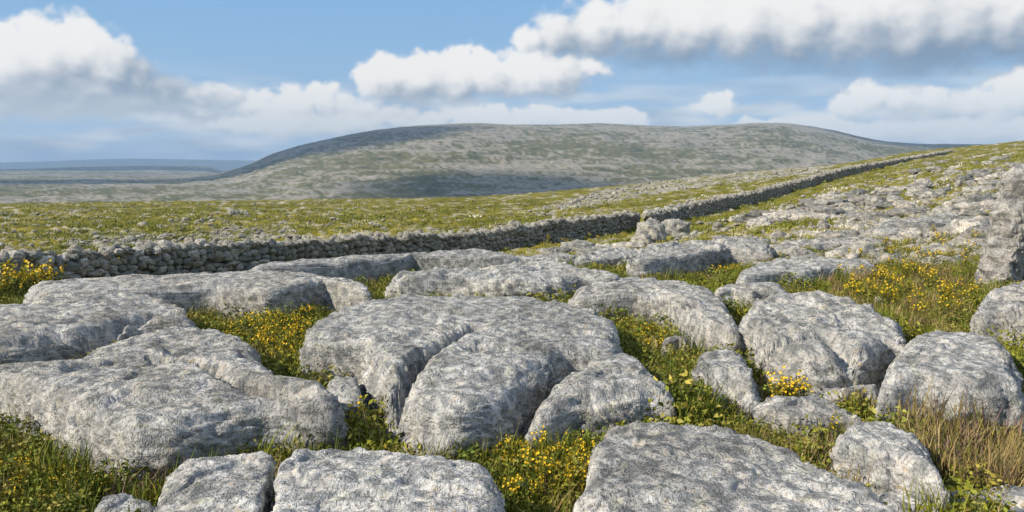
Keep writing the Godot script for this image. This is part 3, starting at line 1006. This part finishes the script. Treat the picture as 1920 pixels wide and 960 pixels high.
func nearest_rock(p: Vector3) -> String:
	var best := "rocks"
	var least := 1e9
	for q in near_rocks:
		var d: float = Vector2(p.x, p.z).distance_to(q[0]) - q[2]
		if d < least:
			least = d
			best = q[1]
	return best

func standing_stone() -> void:
	# leaning upright slab at the right edge
	var foot := at_depth(1900, 528, 10.5)
	var gy := ground_y(foot.x, foot.z)
	var NA := 140
	var NR := 100
	var v := PackedVector3Array()
	var c := PackedColorArray()
	var hgt := at_depth(1900, 306, 10.5).y - gy
	for j in NR:
		var t := float(j) / (NR - 4)
		var cap := sqrt(maxf(0.0, 1.0 - pow(clampf((t - 0.80) / 0.20, 0.0, 1.0), 2.0)))
		for i in NA:
			var th := TAU * i / NA
			var ct := cos(th)
			var sn := sin(th)
			var bx := signf(ct) * pow(absf(ct), 0.55)
			var bz := signf(sn) * pow(absf(sn), 0.55)
			var wx := lerpf(0.24, 0.20, t) * lerpf(cap, 1.0, 0.12)
			var wz := lerpf(0.46, 0.34, t) * lerpf(cap, 1.0, 0.1)
			var y := gy - 0.2 + (hgt + 0.2) * minf(t, 1.0)
			var off := Vector2(bx * wx, bz * wz).rotated(0.72)
			var x := foot.x + 0.06 + off.x + 0.26 * t - 0.15
			var z := foot.z - 0.2 + off.y
			var p := Vector3(x, y, z)
			var s := n_low.get_noise_3d(x * 1.6, y * 1.6, z * 1.6) * 0.10 + n_mid.get_noise_3d(x, y * 1.5, z) * 0.05 + n_fbm.get_noise_3d(x * 2.0, y * 2.0, z * 2.0) * 0.02
			v.append(p + Vector3(off.x, 0.0, off.y).normalized() * s * (0.3 + 0.7 * cap) + Vector3(0, s * 0.5 * (1.0 - cap), 0))
			var k := 1.0 + 0.2 * n_low.get_noise_3d(x * 2.0, y * 2.0, z * 2.0)
			c.append(Color(k * 0.80, k * 0.78, k * 0.76))
	var o := put("standing_stone", grid_mesh(rev(v, NA, NR), rev_c(c, NA, NR), NA, NR, true), M.rock)
	tag(o, "tall leaning upright slab of rough grey limestone on the flowery bank", "standing stone")

func rev(v: PackedVector3Array, w: int, h: int) -> PackedVector3Array:
	var r := PackedVector3Array()
	for j in h:
		for i in w: r.append(v[(h - 1 - j) * w + i])
	return r

func rev_c(v: PackedColorArray, w: int, h: int) -> PackedColorArray:
	var r := PackedColorArray()
	for j in h:
		for i in w: r.append(v[(h - 1 - j) * w + i])
	return r

# ---------------------------------------------------------------- walls
var stones := []

func wall(label: String, pts: Array, tall: float, near_most: int, side: float, u_lo: float) -> void:
	# pts: [u, v of the top, forward distance]
	var line := []
	for p in pts:
		var q := at_depth(p[0], p[1], p[2])
		q.y = maxf(q.y, ground_y(q.x, q.z) + tall * 0.5)
		line.append(q)
	var root := Node3D.new()
	root.name = numbered("dry_stone_wall")
	root.position = line[0] - Vector3(0, tall, 0)
	add_child(root)
	tag(root, label, "wall", "")
	var org := root.position
	var cum := [0.0]
	for i in line.size() - 1: cum.append(cum[i] + line[i].distance_to(line[i + 1]))
	var L: float = cum[cum.size() - 1]
	var at := func(s: float) -> Array:
		s = clampf(s, 0.0, L)
		var i := 0
		while i < cum.size() - 2 and s > cum[i + 1]: i += 1
		var p: Vector3 = line[i].lerp(line[i + 1], (s - cum[i]) / (cum[i + 1] - cum[i]))
		var t: Vector3 = (line[i + 1] - line[i])
		t.y = 0.0
		p.y += 0.16 * n_low.get_noise_1d(s * 0.35 + tall * 50.0) + 0.10 * n_mid.get_noise_1d(s * 0.3)
		return [p, t.normalized()]
	# rubble core
	var v := PackedVector3Array()
	var c := PackedColorArray()
	var n := int(L / 0.3) + 1
	for k in n + 1:
		var a: Array = at.call(L * k / n)
		var nr := Vector3(-a[1].z, 0, a[1].x) * side
		var p: Vector3 = a[0] - org
		var wob := 0.10 * n_low.get_noise_1d(k * 0.7)
		for q in [nr * 0.26 + Vector3(0, -tall - 0.6, 0), nr * 0.2 + Vector3(0, -0.22 + wob, 0), nr * -0.2 + Vector3(0, -0.22 + wob, 0), nr * -0.26 + Vector3(0, -tall - 0.6, 0)]:
			v.append(p + q)
			c.append(Color(0.30, 0.29, 0.27))
	put("rubble_core", grid_mesh(v, c, 4, n + 1), M.stone, root)
	# face and cope stones
	var places := []
	var course := 0.0
	var y := -tall - 0.12
	while y < -0.05:
		var hh := rng.randf_range(0.14, 0.21)
		var last := y + hh > -0.12
		var s := rng.randf_range(0.0, 0.2)
		while s < L:
			var w := rng.randf_range(0.17, 0.38)
			if rng.randf() < 0.15: w *= 1.35
			var a: Array = at.call(s + w * 0.5)
			var nr := Vector3(-a[1].z, 0, a[1].x) * side
			var big := rng.randf_range(0.8, 1.25)
			var rise := n_low.get_noise_2d(s * 0.6, y * 2.0 + side) * 0.07
			var p: Vector3 = a[0] + nr * (0.27 - 0.05 * (y + tall) / tall + rng.randf_range(-0.06, 0.05)) + Vector3(0, y + hh * 0.5 + rise, 0)
			var turn := atan2(-a[1].z, a[1].x)
			places.append([p - org, Vector3(w * 1.12, hh * 1.22 * big, 0.42), turn, p])
			s += w * 0.97
		y += hh * 0.95
	var s2 := 0.0
	while s2 < L:      # cope stones set on edge along the top, over the whole width
		var w := rng.randf_range(0.14, 0.36)
		var a: Array = at.call(s2)
		var nr := Vector3(-a[1].z, 0, a[1].x) * side
		for half in 2:
			var p: Vector3 = a[0] + nr * ((0.16 if half == 0 else -0.16) + rng.randf_range(-0.04, 0.04)) + Vector3(0, -0.04 + rng.randf_range(-0.09, 0.12), 0)
			places.append([p - org, Vector3(w * 1.15, rng.randf_range(0.18, 0.38), 0.36), atan2(-a[1].z, a[1].x), p])
		s2 += w * 0.95
	places.sort_custom(func(a, b): return -a[3].z < -b[3].z)
	var rest := []
	var done := 0
	for q in places:
		var b := Basis(Vector3.UP, q[2]) * Basis(Vector3.BACK, rng.randf_range(-0.35, 0.35)) * Basis(Vector3.RIGHT, rng.randf_range(-0.3, 0.3)) * Basis(Vector3.UP, PI * (rng.randi() % 2) + rng.randf_range(-0.2, 0.2))
		var t := Transform3D(b * Basis.from_scale(q[1]), q[0])
		var u := to_px(q[3]).x
		if done < near_most and u > u_lo and u < 1925.0:
			var o := put("stone", stones[rng.randi() % stones.size()], M["stone_%d" % (rng.randi() % 5)], root)
			o.transform = t
			done += 1
		else:
			var k := rng.randf_range(0.62, 1.12)
			rest.append([t, Color(k, k * 0.985, k * 0.95)])
	for k in stones.size():
		var mine := []
		for i in range(k, rest.size(), stones.size()): mine.append(rest[i])
		if mine.is_empty(): continue
		var mm := MultiMesh.new()
		mm.transform_format = MultiMesh.TRANSFORM_3D
		mm.use_colors = true
		mm.mesh = stones[k]
		mm.instance_count = mine.size()
		for i in mine.size():
			mm.set_instance_transform(i, mine[i][0])
			mm.set_instance_color(i, mine[i][1])
		var mi := MultiMeshInstance3D.new()
		mi.name = "stacked_stones"
		mi.multimesh = mm
		mi.material_override = M.stone
		mi.set_meta("kind", "stuff")
		root.add_child(mi, true)

func build_walls() -> void:
	for k in 8: stones.append(stone_mesh(100 + k, 1, 0.55, 0.30, false))
	for k in 5:
		var m: StandardMaterial3D = M.stone.duplicate()
		m.albedo_color = [Color(0.86, 0.85, 0.82), Color(0.75, 0.75, 0.73), Color(0.95, 0.93, 0.90), Color(0.82, 0.80, 0.75), Color(0.69, 0.70, 0.69)][k]
		m.uv1_offset = Vector3(0.37 * k, 0.61 * k, 0.17 * k)
		M["stone_%d" % k] = m
	wall("long dry stone wall of dark grey rubble along the near edge of the green field",
		[[-160, 500, 16.6], [0, 492, 18.4], [150, 478, 19.9], [330, 464, 22.0], [600, 452, 26.3], [900, 438, 33.5], [1010, 420, 37.5], [1188, 401, 46.0]], 1.15, 300, 1.0, -20.0)
	wall("second dry stone wall climbing the hillside to the skyline",
		[[1215, 402, 44.0], [1300, 381, 53.0], [1400, 363, 63.0], [1500, 339, 77.0], [1580, 317, 92.0], [1690, 304, 115.0], [1780, 298, 138.0]], 1.2, 300, 1.0, 1200.0)

func build_outcrops() -> void:
	var crag := []
	for k in 7: crag.append(stone_mesh(200 + k, 3, 0.3, 0.3, true))
	var small := []
	for k in 6: small.append(stone_mesh(300 + k, 1, 0.3, 0.4, true))
	for k in 4:
		var m: StandardMaterial3D = M.rubble.duplicate()
		m.albedo_color = [Color(0.86, 0.85, 0.82), Color(0.76, 0.75, 0.73), Color(0.93, 0.91, 0.88), Color(0.68, 0.68, 0.67)][k]
		M["crag_%d" % k] = m
	# craggy heap that ends the second wall
	for a in [[1222, 452, 27.0, Vector3(0.9, 0.95, 0.8), "tall craggy boulder where the two stone walls meet"], [1203, 455, 26.5, Vector3(0.7, 0.6, 0.6), "low boulder at the foot of the tall craggy boulder"], [1262, 440, 30.0, Vector3(1.3, 0.75, 0.9), "squat boulder leaning on the second stone wall"]]:
		var p := at_depth(a[0], a[1], a[2])
		p.y = ground_y(p.x, p.z)
		var o := put("limestone_boulder", crag[rng.randi() % crag.size()], M.crag_0)
		o.transform = Transform3D(Basis(Vector3.UP, rng.randf() * TAU) * Basis.from_scale(a[3]), p + Vector3(0, a[3].y * 0.33, 0))
		tag(o, a[4], "rock")
	# flat slabs and crags on the stony slope, each a rock of its own
	var beds := [
		[poly([1620, 400, 1850, 398, 1850, 455, 1600, 460]), 18, 0.4, 1.0, "limestone shelf in the turf beside the standing stone", "limestone shelves near the standing stone"],
		[poly([1440, 452, 1640, 440, 1640, 490, 1420, 500]), 20, 0.25, 0.7, "limestone hummock in the grass beyond the overhanging ledge", "limestone hummocks beyond the ledge"],
		[poly([1340, 425, 1560, 365, 1700, 345, 1700, 400, 1480, 420]), 60, 0.3, 1.1, "limestone crag on the slope below the second wall", "crags on the slope below the second wall"],
		[poly([1700, 310, 1925, 275, 1925, 400, 1700, 390]), 80, 0.3, 1.1, "limestone crag on the upper slope near the skyline", "crags on the upper slope"],
		[poly([960, 478, 1190, 455, 1190, 490, 1000, 495]), 16, 0.3, 0.8, "rough rock in the turf before the corner of the walls", "rough rocks before the wall corner"],
	]
	for b in beds:
		var box := Rect2(b[0][0], Vector2.ZERO)
		for q in b[0]: box = box.expand(q)
		var made := 0
		while made < b[1]:
			var q := Vector2(rng.randf_range(box.position.x, box.end.x), rng.randf_range(box.position.y, box.end.y))
			if not in_poly(q, b[0]): continue
			var p := ground_hit(q.x, q.y)
			made += 1
			if p == Vector3.INF: continue
			var s := rng.randf_range(b[2], b[3])
			var mk := rng.randi() % 4
			var tall := rng.randf_range(0.35, 0.7)
			var o := put("limestone_outcrop", crag[rng.randi() % crag.size()], M["crag_%d" % mk])
			var hh := s * tall
			o.transform = Transform3D(Basis(Vector3.UP, rng.randf_range(-0.5, 0.5)) * Basis(Vector3.BACK, rng.randf_range(-0.15, 0.2)) * Basis.from_scale(Vector3(s * rng.randf_range(0.9, 1.6), hh, s * rng.randf_range(0.6, 1.0))), p + Vector3(0, hh * 0.02, 0))
			var word: String = ("small" if s < lerpf(b[2], b[3], 0.33) else ("broad" if s > lerpf(b[2], b[3], 0.67) else "middling")) + (" flat" if tall < 0.46 else (" upstanding" if tall > 0.6 else " low")) + [" pale", " grey", " whitish", " dark grey"][mk]
			tag(o, word + " " + b[4], "rock", b[5])
	# uncountable loose stone
	var lay := func(where: PackedVector2Array, count: int, lo: float, hi: float, flatness: float, rows: Array) -> void:
		var box := Rect2(where[0], Vector2.ZERO)
		for q in where: box = box.expand(q)
		for i in count:
			var q := Vector2(rng.randf_range(box.position.x, box.end.x), rng.randf_range(box.position.y, box.end.y))
			if not in_poly(q, where): continue
			var p := ground_hit(q.x, q.y)
			if p == Vector3.INF: continue
			if n_low.get_noise_2d(p.x * 0.07, (p.z + 0.35 * p.x) * 0.28) * 1.3 + n_mid.get_noise_2d(p.x * 0.10, p.z * 0.15) * 0.5 < rng.randf_range(-0.25, 0.45): continue
			var s := lo * pow(hi / lo, rng.randf() * rng.randf())
			var k := rng.randf_range(0.7, 1.2)
			rows.append([xf(p, Vector3(s, s * flatness * rng.randf_range(0.6, 1.5), s * rng.randf_range(0.6, 1.0)), -1.0, 0.3), Color(k, k * 0.98, k * 0.94)])
	var rows := []
	lay.call(poly([-60, 480, -60, 392, 300, 380, 1050, 378, 1190, 398, 900, 436, 600, 450, 330, 462, 150, 476]), 8500, 0.12, 0.6, 0.4, rows)
	lay.call(pale_a, 500, 0.2, 0.9, 0.25, rows)
	lay.call(pale_b, 500, 0.2, 0.9, 0.25, rows)
	lay.call(poly([240, 424, 350, 412, 480, 394, 480, 402, 360, 422]), 900, 0.25, 0.8, 0.7, rows)
	lay.call(poly([0, 400, 300, 382, 620, 380, 620, 384, 300, 388, 0, 406]), 1500, 0.2, 0.8, 0.5, rows)
	scatter("field_stones", "loose pale stones scattered over the green field", small, M.rubble, rows, "stones")
	rows = []
	lay.call(scree_a, 9000, 0.2, 0.9, 0.6, rows)
	lay.call(slope_r, 22000, 0.08, 0.6, 0.6, rows)
	scatter("scree", "pale broken limestone rubble covering the rising slope", small, M.rubble, rows, "stones")

# ---------------------------------------------------------------- plants
func veg_colour(kind: int) -> Color:
	var k := rng.randf_range(0.6, 1.4)
	var t := rng.randf()
	match kind:
		0: return Color(lerpf(0.10, 0.21, t) * k, lerpf(0.14, 0.21, t) * k, 0.018 * k)      # fresh green
		1: return Color(lerpf(0.20, 0.30, t) * k, lerpf(0.20, 0.25, t) * k, 0.045 * k)          # yellowing
		2: return Color(lerpf(0.24, 0.34, t) * k, lerpf(0.18, 0.26, t) * k, lerpf(0.08, 0.13, t) * k)  # straw
	return Color(0.16 * k, 0.10 * k, 0.09 * k)                                             # brown heath

func build_plants() -> void:
	var grass := []
	for k in 4: grass.append(grass_mesh(400 + k, 34, 0.09, 0.24, 0.0032, 0.9))
	var turf := []
	for k in 3: turf.append(grass_mesh(410 + k, 22, 0.20, 0.20, 0.012, 1.0))
	var herb := []
	for k in 4: herb.append(leafy_mesh(420 + k, 84, 0.10, 0.14, 0.027, 0.5))
	var tiny := []
	for k in 3: tiny.append(leafy_mesh(430 + k, 90, 0.11, 0.08, 0.017, 0.55))
	var dryp := poly([1540, 560, 1560, 470, 1640, 440, 1830, 440, 1830, 620, 1700, 610])
	var dry2 := poly([1700, 800, 1930, 760, 1930, 930, 1780, 930])
	var p_rows := []
	var lush := poly([1130, 800, 1140, 740, 1260, 730, 1340, 770, 1340, 810, 1150, 812])
	var g_rows := []
	var d_rows := []
	var h_rows := []
	var t_rows := []
	# cover on the floor of the clefts
	for d10 in range(28, 160):
		var d := d10 * 0.1
		var half := (d + 0.6) * 0.72
		var step := 0.058 + 0.006 * d
		var x := -half
		while x < half:
			for k in int(ceil(0.1 / step)):
				var p := Vector3(x + rng.randf_range(-0.5, 0.5) * step, 0, -(d + rng.randf() * 0.1))
				p.y = ground_y(p.x, p.z)
				if rock_at(p.x, p.z) > p.y + 0.05: continue
				var q := to_px(p + Vector3(0, 0.1, 0))
				var m := n_low.get_noise_2d(p.x * 0.9 + 5.0, p.z * 0.9)
				var dry := sm(0.1, 0.5, n_low.get_noise_2d(p.x * 0.7 + 40.0, p.z * 0.7))
				if in_poly(q, dryp): dry = maxf(dry, 0.75)
				if in_poly(q, dry2): dry = maxf(dry, 1.3)
				var s := rng.randf_range(0.7, 1.25) * (1.35 if in_poly(q, lush) or in_poly(q, dry2) else 1.0)
				if maxf(rock_at(p.x, p.z - 0.14), maxf(rock_at(p.x - 0.12, p.z), rock_at(p.x + 0.12, p.z))) > p.y + 0.15: s *= 1.4
				if rng.randf() < 0.02:
					var ps := rng.randf_range(0.03, 0.12)
					var pk := rng.randf_range(0.6, 1.0)
					p_rows.append([xf(p + Vector3(0, 0.02, 0), Vector3(ps * 1.3, ps, ps), -1.0, 0.4), Color(pk, pk * 0.98, pk * 0.94)])
				var roll := rng.randf()
				if roll < 0.36 + 0.25 * m - 0.25 * dry:
					h_rows.append([xf(p, Vector3.ONE * s * (1.0 + 0.03 * d), -1.0, 0.3), veg_colour(0 if rng.randf() > 0.25 else 1)])
				elif roll < 0.62 - 0.25 * dry:
					t_rows.append([xf(p, Vector3.ONE * s, -1.0, 0.3), veg_colour(0 if rng.randf() > 0.3 else 1)])
				elif rng.randf() > 0.2:
					var kind := 0
					if rng.randf() < 0.10 + 0.65 * dry: kind = 2 if rng.randf() < 0.6 else (3 if rng.randf() < 0.4 else 1)
					g_rows.append([xf(p, Vector3(s, s * rng.randf_range(0.5, 1.0), s), -1.0, 0.25), veg_colour(kind)])
			x += step
	scatter("grass", "short green and straw coloured grass in the clefts between the slabs", grass, M.leaf, g_rows, "grass")
	scatter("leafy_herbs", "dense green leafy herbs filling the clefts between the slabs", herb, M.leaf, h_rows, "herbs")
	scatter("mat_plants", "tiny leaved creeping plants matting the cleft floors", tiny, M.leaf, t_rows, "herbs")
	var peb := []
	for k in 3: peb.append(stone_mesh(600 + k, 1, 0.3, 0.35, true))
	scatter("pebbles", "small broken stones lying in the clefts between the slabs", peb, M.rubble, p_rows, "stones")
	# turf of the field and slope
	var f_rows := []
	for i in 52000:
		var u := rng.randf_range(-80, 2000)
		var v := rng.randf_range(285, 520) if u > 1150 else rng.randf_range(378, 520)
		var p := ground_hit(u, v)
		if p == Vector3.INF or -p.z < 13.0: continue
		p += Vector3(rng.randf_range(-0.3, 0.3), 0, rng.randf_range(-1.0, 1.0) * -p.z * 0.02)
		p.y = ground_y(p.x, p.z) - 0.02
		if rock_at(p.x, p.z) > p.y: continue
		var fc := field_colour(p)
		if fc.r > fc.g * 1.02 and rng.randf() < 0.85: continue
		var k := rng.randf_range(0.8, 1.25)
		var s := rng.randf_range(0.6, 1.3) * clampf(-p.z / 40.0, 0.8, 1.6)
		f_rows.append([xf(p, Vector3(s * 1.3, s * 0.65, s * 1.3), -1.0, 0.2), Color(fc.r * k * 0.95, fc.g * k * 0.97, fc.b * k)])
	scatter("field_grass", "sunlit yellow green turf of the field and the slope", turf, M.leaf, f_rows, "grass")
	flowers()

func flower_plant(seed_: int, h: float, n: int, petal: Color) -> Array:
	var r := RandomNumberGenerator.new()
	r.seed = seed_
	var st := SurfaceTool.new()
	var lf := SurfaceTool.new()
	var fl := SurfaceTool.new()
	for q in [st, lf, fl]: q.begin(Mesh.PRIMITIVE_TRIANGLES)
	for i in n:
		var lean := rand_dir(r, 0.0) * r.randf_range(0.05, 0.55)
		var hh := h * r.randf_range(0.55, 1.0)
		var p := rand_dir(r, 0.0) * 0.05 * r.randf()
		blade(st, p, lean, hh, 0.003, Color(0.10, 0.11, 0.02))
		for k in r.randi_range(7, 11):
			var t := r.randf_range(0.15, 0.95)
			var q := p + Vector3.UP * hh * t * 0.95 + lean * hh * 0.6 * t * t
			var d := rand_dir(r, r.randf_range(0.1, 0.9))
			var kk := r.randf_range(0.7, 1.3)
			leaf_quad(lf, q, d, d.cross(Vector3.UP).normalized(), r.randf_range(0.022, 0.042), r.randf_range(0.010, 0.018), Color(0.13 * kk, 0.155 * kk, 0.02 * kk))
		for k in r.randi_range(2, 5):
			var t := r.randf_range(0.72, 1.0)
			var q := p + Vector3.UP * hh * t * 0.95 + lean * hh * 0.6 * t * t + rand_dir(r, 0.5) * 0.014
			var face := rand_dir(r, r.randf_range(0.3, 1.5))
			var s1 := face.cross(Vector3.RIGHT).normalized()
			var s2 := face.cross(s1)
			for m in 5:
				var a := TAU * m / 5.0 + r.randf()
				var d := (s1 * cos(a) + s2 * sin(a) + face * 0.45).normalized()
				var kk := r.randf_range(0.85, 1.1)
				leaf_quad(fl, q, d, d.cross(face).normalized(), 0.0108, 0.0094, Color(petal.r * kk, petal.g * kk, petal.b * kk), 0.1)
	var out := []
	for q in [st, lf, fl]:
		q.generate_normals()
		out.append(q.commit())
	return out

func flowers() -> void:
	var yellow := []
	for k in 6: yellow.append(flower_plant(500 + k, 0.26, 6, Color(0.68, 0.46, 0.02)))
	var purple := []
	for k in 2: purple.append(flower_plant(520 + k, 0.20, 7, Color(0.34, 0.20, 0.36)))
	var sets := [
		[poly([420, 640, 460, 600, 560, 580, 600, 575, 585, 650, 640, 690, 600, 730, 540, 700]), 60, yellow, "in the sunny cleft", "wildflowers left of the central slab", 1.0],
		[poly([900, 830, 1000, 790, 1100, 780, 1290, 770, 1320, 800, 1150, 805, 1105, 860, 1105, 960, 950, 960, 930, 880]), 60, yellow, "in the leafy hollow", "wildflowers between the foreground slabs", 0.8],
		[poly([1560, 560, 1600, 480, 1680, 445, 1830, 450, 1830, 600, 1720, 610]), 90, yellow, "on the dry bank", "wildflowers on the bank below the standing stone", 1.1],
		[poly([-20, 528, 110, 528, 105, 556, 60, 566, -20, 572]), 60, yellow, "before the near end of the wall", "wildflowers before the wall", 2.2],
		[poly([0, 830, 60, 830, 130, 880, 280, 910, 180, 960, 0, 960]), 36, yellow, "among dense low herbs", "wildflowers at the foot of the huge pale slab", 0.6],
		[poly([600, 800, 690, 800, 700, 840, 600, 840]), 7, yellow, "sprouting from the crack", "wildflowers behind the squarish block", 0.9],
		[poly([1160, 610, 1280, 640, 1300, 690, 1220, 680]), 14, yellow, "in the narrow cleft", "wildflowers behind the wedge of rock", 0.8],
		[poly([1440, 760, 1540, 770, 1560, 840, 1480, 820]), 14, yellow, "among stones and grass", "wildflowers before the domed rock", 1.1],
		[poly([1260, 505, 1420, 480, 1380, 520, 1280, 525]), 22, yellow, "in the grassy hollow", "wildflowers under the ledge", 0.9],
		[poly([980, 455, 1180, 430, 1180, 455, 1000, 475]), 25, yellow, "in the grass along the long wall", "wildflowers along the long wall", 1.5],
		[poly([1360, 650, 1420, 660, 1410, 690, 1360, 680]), 4, purple, "among green herbs", "purple wildflowers by the knobbly boulder", 0.9],
		[poly([1000, 540, 1080, 530, 1080, 560, 1010, 560]), 6, purple, "on its grassy lip", "purple wildflowers on the broken slab", 1.0],
	]
	for s in sets:
		var box := Rect2(s[0][0], Vector2.ZERO)
		for q in s[0]: box = box.expand(q)
		var made := 0
		for tries in s[1] * 12:
			if made >= s[1]: break
			var q := Vector2(rng.randf_range(box.position.x, box.end.x), rng.randf_range(box.position.y, box.end.y))
			if not in_poly(q, s[0]): continue
			var p := ground_hit(q.x, q.y)
			if p == Vector3.INF: continue
			if rock_at(p.x, p.z) > p.y + 0.05: continue
			made += 1
			var k: int = rng.randi() % s[2].size()
			var root := Node3D.new()
			root.name = numbered("purple_wildflower" if s[2] == purple else "yellow_wildflower")
			add_child(root)
			var sc: float = s[5] * rng.randf_range(0.7, 1.3)
			root.transform = Transform3D(Basis(Vector3.UP, rng.randf() * TAU) * Basis.from_scale(Vector3.ONE * sc), p - Vector3(0, 0.01, 0))
			var size := "low" if sc < s[5] * 0.88 else ("tall" if sc > s[5] * 1.12 else "middling")
			var where: String = s[3]
			if -p.z < 15.0: where = "beside the " + nearest_rock(p) + ", " + where
			tag(root, size + (" purple" if s[2] == purple else " yellow") + " wildflower " + where, "wildflower", s[4])
			put("stems", s[2][k][0], M.leaf, root)
			put("leaves", s[2][k][1], M.leaf, root).set_meta("kind", "stuff")
			put("flowers", s[2][k][2], M.petal, root).set_meta("kind", "stuff")
